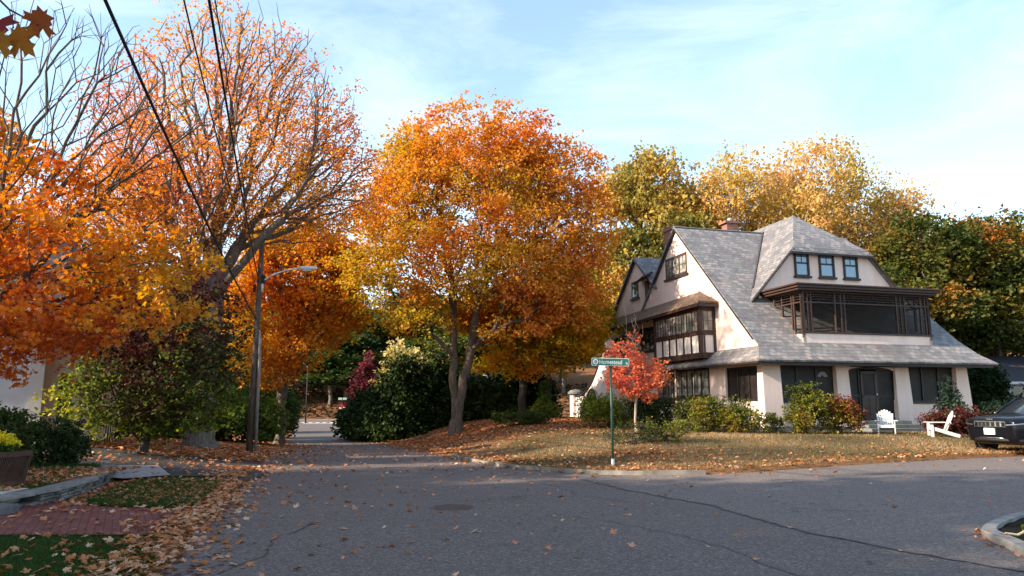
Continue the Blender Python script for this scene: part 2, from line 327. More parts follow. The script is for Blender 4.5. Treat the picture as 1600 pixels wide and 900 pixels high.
def fast_mesh(name,V,F,mat,parent=None,attr=None,smooth=False):
    me=bpy.data.meshes.new(name); V=np.asarray(V,np.float32); F=np.asarray(F,np.int32); k=F.shape[1]
    me.vertices.add(len(V)); me.vertices.foreach_set('co',V.ravel())
    me.loops.add(F.size); me.loops.foreach_set('vertex_index',F.ravel())
    me.polygons.add(len(F)); me.polygons.foreach_set('loop_start',np.arange(0,F.size,k,dtype=np.int32)); me.polygons.foreach_set('loop_total',np.full(len(F),k,np.int32))
    if attr:
        for an,av in attr.items():
            a=me.attributes.new(an,'FLOAT','POINT'); a.data.foreach_set('value',np.asarray(av,np.float32))
    me.update(calc_edges=True); me.validate()
    if smooth: me.shade_smooth()
    me.materials.append(mat); o=bpy.data.objects.new(name,me); COL.objects.link(o)
    if parent: o.parent=parent
    return o
def g2(x,y,cx,cy,rx,ry): return np.exp(-(((x-cx)/rx)**2+((y-cy)/ry)**2))
def leafy(x,y):
    v=.02+.95*g2(x,y,-2,40,6,7)+.5*g2(x,y,4,38,6,5)+.6*g2(x,y,3.8,22,1.8,1.6)
    d=dist_poly(KERB,(x,y)); v=v+np.where(inside(LAWN,x,y),.55*np.exp(-d/.9),0)
    q=(-1.4-.276*y)-x; v=np.where((q>-.3)&(y>20),.85+.2*np.exp(-q/3),v); v=np.where((q>0)&(y<=20),.35,v)
    v=np.where(y>60,.5,v)
    return np.clip(v,0,1)
g=fast_mesh('ground',V,F,GROUND,None,{'leafy':leafy(GX,GY).ravel()},True); tag(g,kind='structure')
def sheet(name,outline,off,mat,step=.5,hf=height,th=0):
    bm=bmesh.new(); vs_=[bm.verts.new((x,y,0)) for x,y in outline]; bm.faces.new(vs_)
    x0=min(p[0] for p in outline);x1=max(p[0] for p in outline);y0=min(p[1] for p in outline);y1=max(p[1] for p in outline)
    for ax,a,b in ((0,x0,x1),(1,y0,y1)):
        c=math.floor(a/step)*step+step
        while c<b:
            no=(1,0,0) if ax==0 else (0,1,0); p=(c,0,0) if ax==0 else (0,c,0)
            bmesh.ops.bisect_plane(bm,geom=bm.verts[:]+bm.edges[:]+bm.faces[:],plane_co=p,plane_no=no,dist=1e-5)
            s_=step if (ax==0 or c<50) else step*4
            c+=s_
    P=np.array([[v_.co.x,v_.co.y] for v_ in bm.verts]); Z=hf(P[:,0],P[:,1])+off
    for v_,z in zip(bm.verts,Z): v_.co.z=float(z)
    bmesh.ops.triangulate(bm,faces=bm.faces[:])
    for f in bm.faces:
        if f.normal.z<0: f.normal_flip()
    me=bpy.data.meshes.new(name); bm.to_mesh(me); bm.free(); me.materials.append(mat); me.shade_smooth()
    o=bpy.data.objects.new(name,me); COL.objects.link(o); tag(o,kind='structure'); return o
Lx=lambda y:-1.4-.276*y
# roads
Ln=[(Lx(y)+.05*math.sin(y*1.7)+.04*math.sin(y*4.1),y) for y in np.linspace(-12,88,110)]
kb=[p for p in KERB]
main=[(Lx(-12),-12)]+[tuple(p) for p in Ln[1:]]+[(-19.0,88.0)]+kb[1:11]
seam=[(5.6,19.0),(2.4,18.3),(1.6,17.2),(2.4,14.6),(3.31,12.5),(3.79,9.9),(4.37,8.6),(5.3,7.1),(9,3),(16,-12)]
# main road polygon: left edge, far end, kerb to corner, then seam back to the camera side
mainP=Ln+[(-19.0,88.0)]+KERB[1:9]+seam[1:]
sheet('road',mainP,.0,ASPH,.6,road_h)
sideP=[seam[1]]+KERB[9:]+[(60,22),(30,10),(30,-12)]+seam[::-1][:-2]
sheet('side_road',sideP,.003,ASPH2,.6,road_h)
def ribbon(name,pts,wd,off,mat,hf=road_h,jit=0):
    V=[];F=[]; pts=[Vector((x,y,0)) for x,y in pts]; P=[]
    for a,b in zip(pts[:-1],pts[1:]):
        n=max(2,int((b-a).length/.18))
        for i in range(n): P.append(a.lerp(b,i/n))
    P.append(pts[-1]); rr=random.Random(len(P))
    for i,p in enumerate(P):
        d=(P[min(i+1,len(P)-1)]-P[max(i-1,0)]).normalized(); n=Vector((-d.y,d.x,0)); p=p+n*rr.uniform(-jit,jit); w_=wd*rr.uniform(.4,1.2) if jit else wd
        for s_ in (-.5,.5):
            q=p+n*s_*w_; V.append((q.x,q.y,float(hf(q.x,q.y))+off))
    for i in range(len(P)-1): F.append((2*i,2*i+1,2*i+3,2*i+2))
    o=mesh_obj(name,V,F,mat); tag(o,kind='structure'); return o
CRACK=mat_simple('crack_fill',(.034,.032,.032),.8,.3,0,.3,6,.2)
TARM=mat_simple('old_seam',(.078,.069,.066),.8,.3,0,.3,6,.4)
ribbon('road_seam',seam[1:8],.075,.008,TARM,road_h,.05)
ribbon('road_crack',[(-2.9,7.4),(-2.7,8.4),(-2.95,9.3),(-2.75,10.6)],.016,.006,CRACK,road_h,.05)
ribbon('road_crack',[(.6,11.6),(1.4,10.7),(2.0,9.8),(2.5,8.6),(2.7,7.4),(2.9,6.5)],.014,.006,CRACK,road_h,.05)
ribbon('road_crack',[(.1,17.5),(.9,15.8),(1.3,13.9),(2.2,12.8)],.016,.006,CRACK,road_h,.06)
ribbon('road_crack',[(-6.9,18.4),(-4.4,19.3),(-1.2,20.0)],.03,.006,CRACK,road_h,.05)
# cross street in the distance
u_=Vector((-.2615,.9652,0)); v_=Vector((.9652,.2615,0))
sheet('cross_street',[(-100,66.5),(-100,80),(-26,100),(30,116),(30,98),(-24.2,85.5)] if False else [(-90,88.4),(-90,101),(40,101),(40,88.4)],.012,ASPH2,6)
PAINT=mat_simple('road_paint',(.72,.70,.66),.7,.3,0,.12,3,.1)
for i in range(12):
    x=-25.5+i*.85
    if i%1==0: sheet('crosswalk_bar',[(x,88.6),(x+.42,88.6),(x+.25,90.4),(x-.17,90.4)],.020,PAINT,5)
sheet('stop_line',[(-24.6,86.2),(-19.5,86.2),(-19.5,86.9),(-24.6,86.9)],.010,PAINT,5,road_h)
sheet('far_pavement',[(-70,101.2),(-70,103.4),(40,103.4),(40,101.2)],.10,CONC,6)
# kerbs
def kerb(name,pts,w_,h_,mat,hf=road_h,base=-.1):
    P=[]; pts=[Vector((x,y,0)) for x,y in pts]
    for a,b in zip(pts[:-1],pts[1:]):
        n=max(1,int((b-a).length/.5))
        for i in range(n): P.append(a.lerp(b,i/n))
    P.append(pts[-1]); V=[];F=[]
    for i,p in enumerate(P):
        d=(P[min(i+1,len(P)-1)]-P[max(i-1,0)]).normalized(); n=Vector((-d.y,d.x,0)); z=float(hf(p.x,p.y)); jit=mnoise.noise(p*.8)*.02
        for (o_,hh) in ((-w_*.5,base),(-w_*.46,h_-.02),(-w_*.38,h_),(w_*.5,h_+.005),(w_*.5,base)):
            V.append((p.x+n.x*o_,p.y+n.y*o_,z+hh+(jit if hh>0 else 0)))
    k=5
    for i in range(len(P)-1):
        for j in range(k): F.append((i*k+j,i*k+(j+1)%k,(i+1)*k+(j+1)%k,(i+1)*k+j))
    F+= [tuple(range(k)),tuple(range(len(P)*k-1,len(P)*k-k-1,-1))]
    o=mesh_obj(name,V,F,mat); tag(o,kind='structure'); return o
def smoothpts(P,n=6):
    out=[]; 
    for i in range(len(P)-1):
        p0=P[max(i-1,0)];p1=P[i];p2=P[i+1];p3=P[min(i+2,len(P)-1)]
        for j in range(n):
            t=j/n; out.append(tuple(.5*((2*p1[k])+(-p0[k]+p2[k])*t+(2*p0[k]-5*p1[k]+4*p2[k]-p3[k])*t*t+(-p0[k]+3*p1[k]-3*p2[k]+p3[k])*t**3) for k in (0,1)))
    out.append(P[-1]); return out
kerb('kerb',smoothpts(KERB[4:11])[::-1],.15,.10,mat_simple('old_kerb',(.20,.18,.16),.9,.2,0,.45,2.2,.5))
ISL=smoothpts([(13.5,14.6),(11.2,13.4),(9.6,12.5),(8.4,11.6),(7.4,10.9),(6.6,10.2),(6.05,9.55),(5.85,9.0),(5.70,8.4),(5.55,7.8),(5.45,7.0),(5.6,5.5),(6.5,0)])
kerb('kerb',ISL,.17,.085,mat_simple('island_kerb',(.21,.205,.20),.9,.2,0,.3,3,.4))
MULCH=NT('mulch'); n_=MULCH.noise(26,5,.7); MULCHM=MULCH.bsdf(MULCH.ramp(n_,[(.3,(.006,.005,.004)),(.55,(.022,.016,.012)),(.75,(.06,.04,.03))]),.95,.1,0,MULCH.bump(n_,1,.06))
def isl_h(x,y): return road_h(x,y)+.05+.02*np.sin(x*7)*np.cos(y*6)
sheet('mulch_bed',[(x+.08,y) for x,y in ISL]+[(20,0),(24,18)],.0,MULCHM,.3,isl_h)
# left verge
def gl(x,y): return road_h(x,y)+.035
GRN=NT('verge_grass'); n_=GRN.noise(30,4,.7); GRNM=GRN.bsdf(GRN.ramp(n_,[(.3,(.012,.028,.006)),(.7,(.035,.075,.014))]),.95,.1,0,GRN.bump(n_,.8,.04))
def wob(P,a=.05): return [(x+a*math.sin(y*9+x*5),y+a*math.cos(x*8)) for x,y in P]
V1=[(-4.25,9.3),(-3.9,8.3),(-3.45,7.2),(-2.6,4.4),(-9,4.4),(-9,9.3),(-6.4,9.3)]
V2=[(-4.95,11.85),(-5.4,13.2),(-6.1,15.9),(-6.45,17.3),(-8.3,17.3),(-7.8,14.3),(-7.25,12.7),(-6.9,12.2),(-6.0,11.95)]
sheet('verge_grass',V1,.03,GRNM,.3,road_h); sheet('verge_grass',V2,.014,GRNM,.3,height)
sheet('brick_path',[(-4.28,9.36),(-4.9,11.8),(-6.0,11.9),(-6.95,12.15),(-7.6,12.7),(-7.9,12.2),(-7.6,11.0),(-7.3,9.36)],.04,BRICKP,.4,road_h)
sheet('driveway',[(Lx(19.2)+.3,19.0),(Lx(23.0),23.0),(-10.2,23.5),(-14,22.6),(-22,22.0),(-22,18.6),(-10.4,17.9),(-8.6,17.0),(-6.6,17.3),(Lx(16.4),16.5),(Lx(17.5)+.3,17.6)],.03,ASPHD,.4,height)
GRAV=mat_simple('pale_paving',(.28,.28,.29),.9,.2,0,.3,6,.3)
sheet('path',[(-8.5,16.3),(-7.9,17.2),(-9.2,19.3),(-10.6,18.6),(-9.4,16.7)],.045,GRAV,.3,height)
sheet('path',[(-7.35,9.4),(-7.7,11.0),(-8.0,12.4),(-8.6,12.4),(-8.2,9.4)],.05,GRAV,.3,road_h)
# manhole
mh=MB(); zc=float(road_h(-.97,12.25)); mh.lathe((-.97,12.25,zc+.004),[(.36,0),(.36,.006),(.33,.006),(.33,.001),(.31,.001),(.31,.006),(.0,.006)],28)
for i in range(-4,5):
    L_=math.sqrt(.3**2-(i*.065)**2); mh.box(-.97-L_,-.97+L_,12.25+i*.065-.015,12.25+i*.065+.015,zc+.008,zc+.016)
o=mh.build('manhole_cover',mat_simple('cast_iron',(.10,.08,.07),.6,.4,.3,.3,9,.2)); tag(o,'round cast iron cover set flush in the asphalt of the junction','manhole cover')
# ---------------------------------------------------------------- the stucco house (local x: along the front, local y: away, z absolute)
TH=R(15.16); HX,HY,HZ=11.05,32.13,.40
house=empty('stucco_house',(HX,HY,HZ),TH,'large pink stucco house with steep slate roofs and a brown screened upper porch','house')
def HM(): return MB(-HZ)
def hb(name,mb,mat,parent=None,**k): return mb.build(name,mat,parent or house,**k)
# walls: gable wall facing the road (plane x=0)
m=HM()
m.prism([(4.35,.1),(4.35,4.1),(.15,4.1),(.15,4.22),(7.37,11.1),(10.24,8.42),(12.7,10.4),(17.9,5.9),(18.4,5.2),(18.4,.1)],'x',0.02,.35)
hb('gable_wall',m,STUCCO)
m=HM(); m.box(.02,.35,3.05,4.35,.1,4.1); m.box(.02,.35,.35,3.05,.1,1.72); m.box(.02,.35,.35,3.05,3.32,4.1); hb('side_wall',m,STUCCO)
# corner pillar and front pillars (battered)
def pillar(x0,x1,spread=.1,top=3.5):
    m=HM(); s=spread
    m.hexa([(x0-s,-.14,.1),(x1+s,-.14,.1),(x1+s,.42,.1),(x0-s,.42,.1),(x0,0,top),(x1,0,top),(x1,.38,top),(x0,.38,top)]); return hb('pillar',m,STUCCO,bevel=.02)
pillar(.0,.92,.05); pillar(3.85,4.50,.06); pillar(7.10,7.85,.10); pillar(10.62,11.28,.14)
for q in ((.9,3.9,.1,1.72),(.9,3.9,3.34,3.6),(7.8,10.7,.1,1.68),(7.8,10.7,3.38,3.6)): m=HM(); m.box(q[0],q[1],.03,.33,q[2],q[3]); hb('front_wall',m,STUCCO)
m=HM(); N_=14; P=[(4.4,3.62),(4.4,3.05)]
for i in range(N_+1):
    a=i/N_; x=4.5+2.6*a; P.append((x,3.12+.2*math.sin(math.pi*a)**.6))
P+=[(7.2,3.05),(7.2,3.62)]; m.prism(P,'y',.04,.34); hb('door_arch',m,STUCCO)
m=HM(); m.box(11.0,11.25,.3,13.8,.1,4.4); m.box(.4,11.2,13.4,13.7,.1,4.4); m.box(.5,11.0,3.0,3.2,.1,3.8); hb('rear_wall',m,STUCCO)
m=HM(); m.prism([(0.2,4.2),(7.37,11.0),(14.6,4.2)],'x',10.9,11.1); hb('gable_wall',m,STUCCO)
# stone footing and steps
m=HM(); m.box(-.06,11.45,-.19,-.02,-.1,.62); m.box(-.1,.1,0,18,-.1,.6); hb('footing',m,STONE)
m=HM(); m.box(4.3,7.55,-1.45,-.2,.0,.56); m.box(4.45,7.4,-1.1,-.15,.56,.72); m.box(4.5,7.1,-.75,.4,.72,.88); m.box(6.9,9.2,-1.5,-.2,.0,.50); hb('steps',m,mat_simple('grey_step_paint',(.14,.15,.15),.7,.3,0,.2,3,.1),bevel=.02)
# screened openings
def screens(name,x0,x1,z0,z1,y,n,axis='y',lab=None,slope=0):
    m=HM(); f=.07
    def B(a,b,c,d,e0,e1):
        if axis=='y': m.box(a,b,y-e0,y+e1,c,d)
        else: m.box(y-e0,y+e1,a,b,c,d)
    B(x0,x1,z0,z0+f*1.3,.04,.04); B(x0,x1,z1-f,z1,.04,.04)
    for i in range(n+1):
        x=x0+(x1-x0)*i/n; B(x-f/2,x+f/2,z0,z1,.035,.035)
    o=hb(name,m,TRIMD); 
    p=HM()
    if axis=='y': p.box(x0,x1,y+.02,y+.03,z0,z1)
    else: p.box(y+.02,y+.03,x0,x1,z0,z1)
    p.build('insect_screen',SCREEN,o); 
    if lab: o['label']=lab
    return o
screens('screened_opening',.86,3.92,1.72,3.36,.2,3); screens('screened_opening',7.8,10.68,1.68,3.38,.2,3)
o=screens('screened_opening',.35,3.05,1.72,3.32,.16,3,'x')
# window sills
m=HM(); m.box(.86,3.9,-.03,.1,1.67,1.74); hb('window_sill',m,TRIMD)
m=HM(); m.box(7.8,10.65,-.03,.1,1.63,1.70); hb('window_sill',m,TRIMD)
# fan light glimpsed behind second screen
m=HM()
for i in range(5):
    a0=math.pi*(i+.1)/5; a1=math.pi*(i+.9)/5; c=(3.25,2.95)
    m.prism([(c[0]+.08*math.cos(a0),c[1]+.08*math.sin(a0)-.12),(c[0]+.27*math.cos(a0),c[1]+.24*math.sin(a0)-.12),(c[0]+.27*math.cos(a1),c[1]+.24*math.sin(a1)-.12),(c[0]+.08*math.cos(a1),c[1]+.08*math.sin(a1)-.12)],'y',.185,.205)
hb('fan_light',m,mat_simple('dim_glass',(.16,.15,.14),.3,.5,0,.2,3,0))
# door set
m=HM(); 
for a,b in ((4.5,4.58),(5.12,5.2),(6.12,6.2),(7.05,7.13)): m.box(a,b,.12,.22,.88,3.3)
m.box(4.5,7.1,.12,.22,3.2,3.34); m.box(4.58,5.12,.13,.21,1.95,2.03); m.box(6.2,7.05,.13,.21,1.95,2.03); m.box(4.58,7.05,.13,.21,.88,.98)
df=hb('door_frame',m,TRIMD)
p=HM(); p.box(4.55,5.15,.17,.18,.9,3.25); p.box(6.15,7.08,.17,.18,.9,3.25); p.build('insect_screen',SCREEN,df)
m=HM(); DX0,DX1=5.22,6.10
m.box(DX0,DX0+.11,.08,.13,.92,3.12); m.box(DX1-.11,DX1,.08,.13,.92,3.12); m.box(DX0,DX1,.08,.13,3.0,3.12); m.box(DX0,DX1,.08,.13,1.9,2.0); m.box(DX0,DX1,.08,.13,.92,1.08); m.box(DX0+.11,DX1-.11,.082,.128,1.42,1.50); m.box(5.62,5.70,.082,.128,1.08,1.9); m.box(DX0+.1,DX1-.1,.10,.115,.95,1.95)
dr=hb('door',m,mat_simple('door_brown',(.055,.035,.028),.5,.4,0,.2,5,.1))
p=HM(); p.box(DX0+.1,DX1-.1,.105,.11,2.0,3.0); p.build('insect_screen',SCREEN,dr)
p=HM(); p.lathe((6.05,.05,2.05),[(.03,0),(.045,.02),(.03,.04)],10,'y'); p.build('handle',METAL,dr)
# soffit beam above the door + eave beam and rafter tails
m=HM(); m.box(4.3,7.95,-.55,-.4,3.28,3.42); hb('beam',m,BROWN)
m=HM(); m.box(-.7,11.9,-.92,-.82,3.30,3.44); m.box(-.78,-.70,-.9,9.3,3.36,3.48)
for i in range(22): m.box(-.5+i*.57,-.42+i*.57,-.9,.0,3.40,3.49)
for i in range(17): m.box(-.75,0.02,-.3+i*.57,-.22+i*.57,3.42,3.50)
hb('rafter_tails',m,TRIMD)
# ---- roofs
def prof(t): # front slope height at t
    pts=[(-1.08,3.50),(-.75,3.68),(-.4,3.93),(0.0,4.30),(.5,4.72),(7.37,11.33)]
    return float(np.interp(t,[p[0] for p in pts],[p[1] for p in pts]))
ts=[-1.08,-.75,-.4,0,.5,7.37]
def xl_(t): # left edge: flared hip return at the foot, rake above
    return float(np.interp(t,[-1.08,-.75,-.4,0,.5],[-.85,-.62,-.38,-.12,-.12]))
def xr_(t): return float(np.interp(t,[-1.08,-.5,.19,1.0,1.78,7.4],[12.05,11.75,11.45,11.3,11.25,11.25]))
m=HM()
for a,b in zip(ts[:-1],ts[1:]):
    k=1 if b-a<2 else 6
    for i in range(k):
        p=a+(b-a)*i/k; q=a+(b-a)*(i+1)/k
        m.slab([(xl_(p),p,prof(p)),(xr_(p),p,prof(p)),(xr_(q),q,prof(q)),(xl_(q),q,prof(q))],.09)
roof_front=hb('roof',m,SLX)
# rear slope
m=HM(); m.slab([(-.12,7.37,11.33),(11.25,7.37,11.33),(11.25,15.2,4.0),(-.12,15.2,4.0)][::-1],.09); hb('roof',m,SLX)
# right gable flare
m=HM()
m.slab([(12.05,-1.08,3.49),(12.05,8,3.49),(11.2,8,4.4),(11.2,.4,4.5)],.08); hb('roof',m,SLY)
# second gable roof (ridge along x)
m=HM(); m.slab([(-.15,12.7,10.62),(6,12.7,10.62),(6,17.95,5.98),(-.15,17.95,5.98)][::-1],.08); m.slab([(-.15,17.95,5.98),(6,17.95,5.98),(6,19,5.4),(-.15,19,5.4)][::-1],.08)
m.slab([(-.15,9.9,8.3),(6,9.9,8.3),(6,12.7,10.62),(-.15,12.7,10.62)],.08); hb('roof',m,SLX)
# rake boards
m=HM()
def rake(a,b,x=-.13,d=.10): m.bar((x,a[0],a[1]),(x,b[0],b[1]),.05,d,(1,0,0))
rake((.35,4.48),(7.37,11.21)); rake((7.37,11.21),(10.24,8.46)); rake((12.7,10.50),(18.0,5.85)); rake((10.24,8.5),(12.7,10.5))
hb('bargeboard',m,TRIMD)
# ridge flashing
m=HM(); m.bar((-.14,7.37,11.34),(5.6,7.37,11.34),.16,.03); hb('ridge_cap',m,mat_simple('lead',(.30,.31,.33),.5,.4,0,.2,5,.1))
# lower pent roof on the road side
m=HM(); m.slab([(-.83,-1.05,3.50),(-.83,9.6,3.50),(.05,9.6,4.22),(.05,.05,4.22)][::-1],.08); pent=hb('pent_roof',m,SLY)
# upper pent roof with hipped ends over the oriel
m=HM(); m.slab([(-1.12,3.35,6.52),(-1.12,16.4,6.28),(.1,18.3,7.2),(.1,5.4,7.42)][::-1],.09); m.slab([(-1.12,3.35,6.52),(.1,5.4,7.42),(.1,3.35,6.52)],.09)
SHAKE=NT('shake_roof'); n_=SHAKE.noise(5,5,.6); SHK=SHAKE.bsdf(SHAKE.ramp(n_,[(.3,(.09,.055,.04)),(.55,(.20,.13,.09)),(.8,(.32,.23,.17))]),.9,.2,0,SHAKE.bump(n_,.6,.03))
hb('pent_roof',m,SHK)
m=HM(); m.bar((-1.1,3.35,6.42),(-1.1,16.4,6.2),.06,.14); m.bar((-1.1,3.35,6.42),(.02,3.35,6.42),.06,.14)
for i in range(12): m.bar((-1.05,3.8+i*1.05,6.36),(.0,3.8+i*1.05,6.5),.07,.09)
hb('eave_beam',m,BROWN)
# small dark shed dormer between the gables
m=HM(); m.slab([(-.5,10.7,9.0),(-.5,12.0,8.75),(.2,12.0,9.15),(.2,10.7,9.35)],.1); m.box(-.1,.1,10.9,11.3,7.9,8.9); hb('shed_dormer',m,BROWN)
# ---- oriel (second floor bay)
m=HM(); m.box(-.80,.03,3.75,8.75,3.85,6.45); oriel=hb('oriel',m,STUCCOW)
m=HM()
for z0,z1 in ((3.84,4.12),(4.98,5.16),(6.22,6.47)): m.box(-.84,.04,3.71,8.79,z0,z1)
for y in (3.71,8.61): m.box(-.86,-.70,y,y+.2,3.84,6.46)
m.box(-.1,.05,3.69,3.76,3.84,6.46)
n_b=6
for i in range(1,n_b): y=3.9+(8.6-3.9)*i/n_b; m.box(-.83,-.78,y-.07,y+.07,4.1,5.0)
m.box(-.48,-.36,3.715,3.76,5.1,6.3) if False else None
m.build('timber_frame',BROWN,oriel)
def casement(name,y0,y1,z0,z1,x,n,parent,mat=GLASSC,fw=.06,bars=2,rows=2,frame=BROWN,cat='x'):
    m=HM()
    def B(a,b,c,d,t0,t1):
        if cat=='x': m.box(x-t0,x+t1,a,b,c,d)
        else: m.box(a,b,x-t0,x+t1,c,d)
    B(y0,y1,z0,z0+fw,.04,.02);B(y0,y1,z1-fw,z1,.04,.02)
    for i in range(n+1):
        y=y0+(y1-y0)*i/n; B(max(y0,y-fw/2),min(y1,y+fw/2),z0,z1,.036,.02)
    for i in range(n):
        a=y0+(y1-y0)*i/n; b=y0+(y1-y0)*(i+1)/n
        for k in range(1,bars): q=a+(b-a)*k/bars; B(q-.012,q+.012,z0,z1,.025,.01)
        for k in range(1,rows): q=z0+(z1-z0)*k/rows; B(a,b,q-.012,q+.012,.026,.01)
    f=m.build(name,frame,parent)
    p=HM()
    if cat=='x': p.box(x-.012,x,y0,y1,z0,z1)
    else: p.box(y0,y1,x-.012,x,z0,z1)
    p.build('pane',mat,f); return f
casement('window',3.95,6.15,5.16,6.22,-.815,4,house); casement('window',6.25,8.55,5.16,6.22,-.815,4,house)
casement('window',-.66,-.12,5.16,6.22,3.74,1,house,cat='y')
# panels: side of oriel timber
m=HM(); m.box(-.66,-.58,3.70,3.74,4.1,5.0); m.box(-.12,-.04,3.70,3.74,4.1,5.0); m.build('timber_frame',BROWN,oriel)
# gable attic window
casement('window',6.3,8.7,8.55,9.72,-.0,3,house,GLASSC,.13,2,2)
m=HM(); m.box(-.10,.05,6.15,8.85,8.45,8.56); hb('window_sill',m,TRIMD)
casement('window',12.45,13.35,8.1,9.15,0,1,house,GLASS,.1,2,2,TRIMD)
m=HM(); m.box(-.10,.05,12.3,13.5,8.0,8.1); hb('window_sill',m,TRIMD)
# upper floor windows left of the oriel
casement('window',9.9,13.2,4.6,6.1,0,3,house,GLASS,.12,2,2,TRIMD); casement('window',14.4,16.6,4.7,6.0,0,2,house,GLASS,.12,2,2,TRIMD)
m=HM(); m.box(-.12,.03,9.05,9.2,5.0,6.3); hb('bracket',m,BROWN)
# ground floor bank of windows
casement('window',4.5,6.0,1.95,3.42,0,2,house,GLASSC,.12,2,3,TRIMD); casement('window',6.15,7.9,1.95,3.42,0,3,house,GLASSC,.10,2,3,TRIMD); casement('window',8.2,10.1,1.6,3.42,0,3,house,GLASSC,.12,2,3,TRIMD)
m=HM(); m.box(-.12,.05,4.4,10.2,1.84,1.95); hb('window_sill',m,TRIMD)
m=HM(); m.slab([(-1.2,11.2,3.2),(-1.2,14.2,3.2),(0,14.2,3.7),(0,11.2,3.7)][::-1],.08); hb('porch_hood',m,SLY)
# garden wall sweeping down to a round capped post
m=HM(); P=[(18.3,.1),(18.3,5.3)]
for i in range(1,13):
    a=i/12; P.append((18.3+5.6*a, 5.3-3.2*(1-(1-a)**2.4)))
P+=[(23.9,.1)]
hole=[(21.4,.1),(21.4,1.7)]+[(20.6+.8*math.cos(math.pi*i/10),1.7+.85*math.sin(math.pi*i/10)) for i in range(1,10)]+[(19.8,1.7),(19.8,.1)]
P=P+hole[0:]
m.prism(P,'x',.02,.34)
gw=hb('garden_wall',m,STUCCO)
m=HM(); hp_=[(20.6+.86*math.cos(math.pi*i/10),1.7+.95*math.sin(math.pi*i/10)) for i in range(0,11)]
m.tube([(-.0,21.46,.3)]+[(-.0,a,b) for a,b in hp_]+[(-.0,19.74,.3)],.07,6); m.build('arch_trim',TRIMD,gw)
m=HM()
for k in range(5): m.box(.12,.16,19.95+k*.33,20.0+k*.33,.1,2.35)
m.box(.12,.16,19.85,21.4,1.5,1.56); m.build('gate',BROWN,gw)
m=HM(); m.tube([(.02,18.3+5.6*a,5.36-3.2*(1-(1-a)**2.4)) for a in [i/12 for i in range(13)]],.09,6); m.build('coping',TRIMD,gw)
m=HM(); m.box(-.2,.5,23.9,24.6,.1,2.25); pp=hb('gate_post',m,STUCCO)
m=HM(); m.lathe((.15,24.25,2.25),[(.45,0),(.62,.08),(.6,.22),(.42,.38),(.0,.46)],14); m.build('cap',STONE,pp)
# ---- jerkinhead cross gable
AX,AT,AZ=6.0,5.2,11.85; wt=2.6
sl_=1.1
def gz(x): return AZ-.1-sl_*abs(x-AX)
m=HM(); P=[(1.75,6.6),(1.9,gz(1.9)-.08),(3.9,gz(3.9)-.08),(8.1,gz(8.1)-.08),(10.1,gz(10.1)-.08),(10.25,6.6)]; m.prism(P,'y',wt,wt+.25); hb('gable_wall',m,STUCCO)
def gs(x,y,dz=0): return (x,y,AZ-sl_*abs(x-AX)+dz)
m=HM(); y0=wt-.22; BX=3.78
m.slab([gs(.9,y0),gs(BX,y0),gs(AX,AT),gs(AX,12.5),gs(.9,12.5)],.09); left_roof=hb('roof',m,SLY)
m=HM(); BXr=2*AX-BX; m.slab([gs(11.1,y0),gs(11.1,12.5),gs(AX,12.5),gs(AX,AT),gs(BXr,y0)],.09); hb('roof',m,SLY)
m=HM(); ze=AZ-sl_*(AX-BX); m.slab([(BX-.25,y0-.12,ze-.27),(BXr+.25,y0-.12,ze-.27),(BXr,y0,ze),(AX,AT,AZ+.012),(BX,y0,ze)],.07); hb('roof',m,SLX)
m=HM()
m.bar((BX-.22,y0-.06,ze-.33),(BXr+.22,y0-.06,ze-.33),.16,.1); m.bar((.95,y0-.02,gs(.95,0)[2]-.13),(BX,y0-.02,ze-.13),.05,.12,(0,1,0)); m.bar((11.05,y0-.02,gs(11.05,0)[2]-.13),(BXr,y0-.02,ze-.13),.05,.12,(0,1,0)); hb('bargeboard',m,TRIMD)
# valley flashing
m=HM(); 
def on_valley(z): return (AX-(AZ-z)/sl_, (z-4.24)/.962)
a=on_valley(7.3);b=on_valley(11.3); m.tube([(a[0]-.02,a[1]-.05,7.34),(b[0]-.02,b[1]-.05,11.36)],.05,6); hb('valley_flashing',m,mat_simple('dark_flashing',(.05,.05,.055),.5,.4,0,.1,5,0))
# sash windows
SKYG=NT('sky_glass'); SKYGM=SKYG.bsdf((.18,.25,.32),.03,1.0,.35)
for i,(a,b) in enumerate(((3.98,4.70),(5.42,6.20),(6.88,7.62))):
    m=HM(); z0,z1=7.95,9.20; y=wt
    m.box(a-.06,a+.03,y-.09,y,z0,z1);m.box(b-.03,b+.06,y-.09,y,z0,z1);m.box(a-.06,b+.06,y-.092,y,z1-.05,z1+.05);m.box(a,b,y-.06,y,8.58,8.66);m.box(a,b,y-.07,y,z0,z0+.07)
    m.box((a+b)/2-.012,(a+b)/2+.012,y-.05,y,8.62,z1); m.box(a,b,y-.05,y,8.93,8.955)
    f=hb('sash_window',m,TRIMD)
    p=HM(); p.box(a,b,y-.03,y-.02,z0,z1); p.build('pane',SKYGM if i!=1 else SKYGM,f)
    p=HM(); p.box(a-.12,b+.12,y-.16,y,z0-.1,z0); p.build('sill',TRIMD,f)
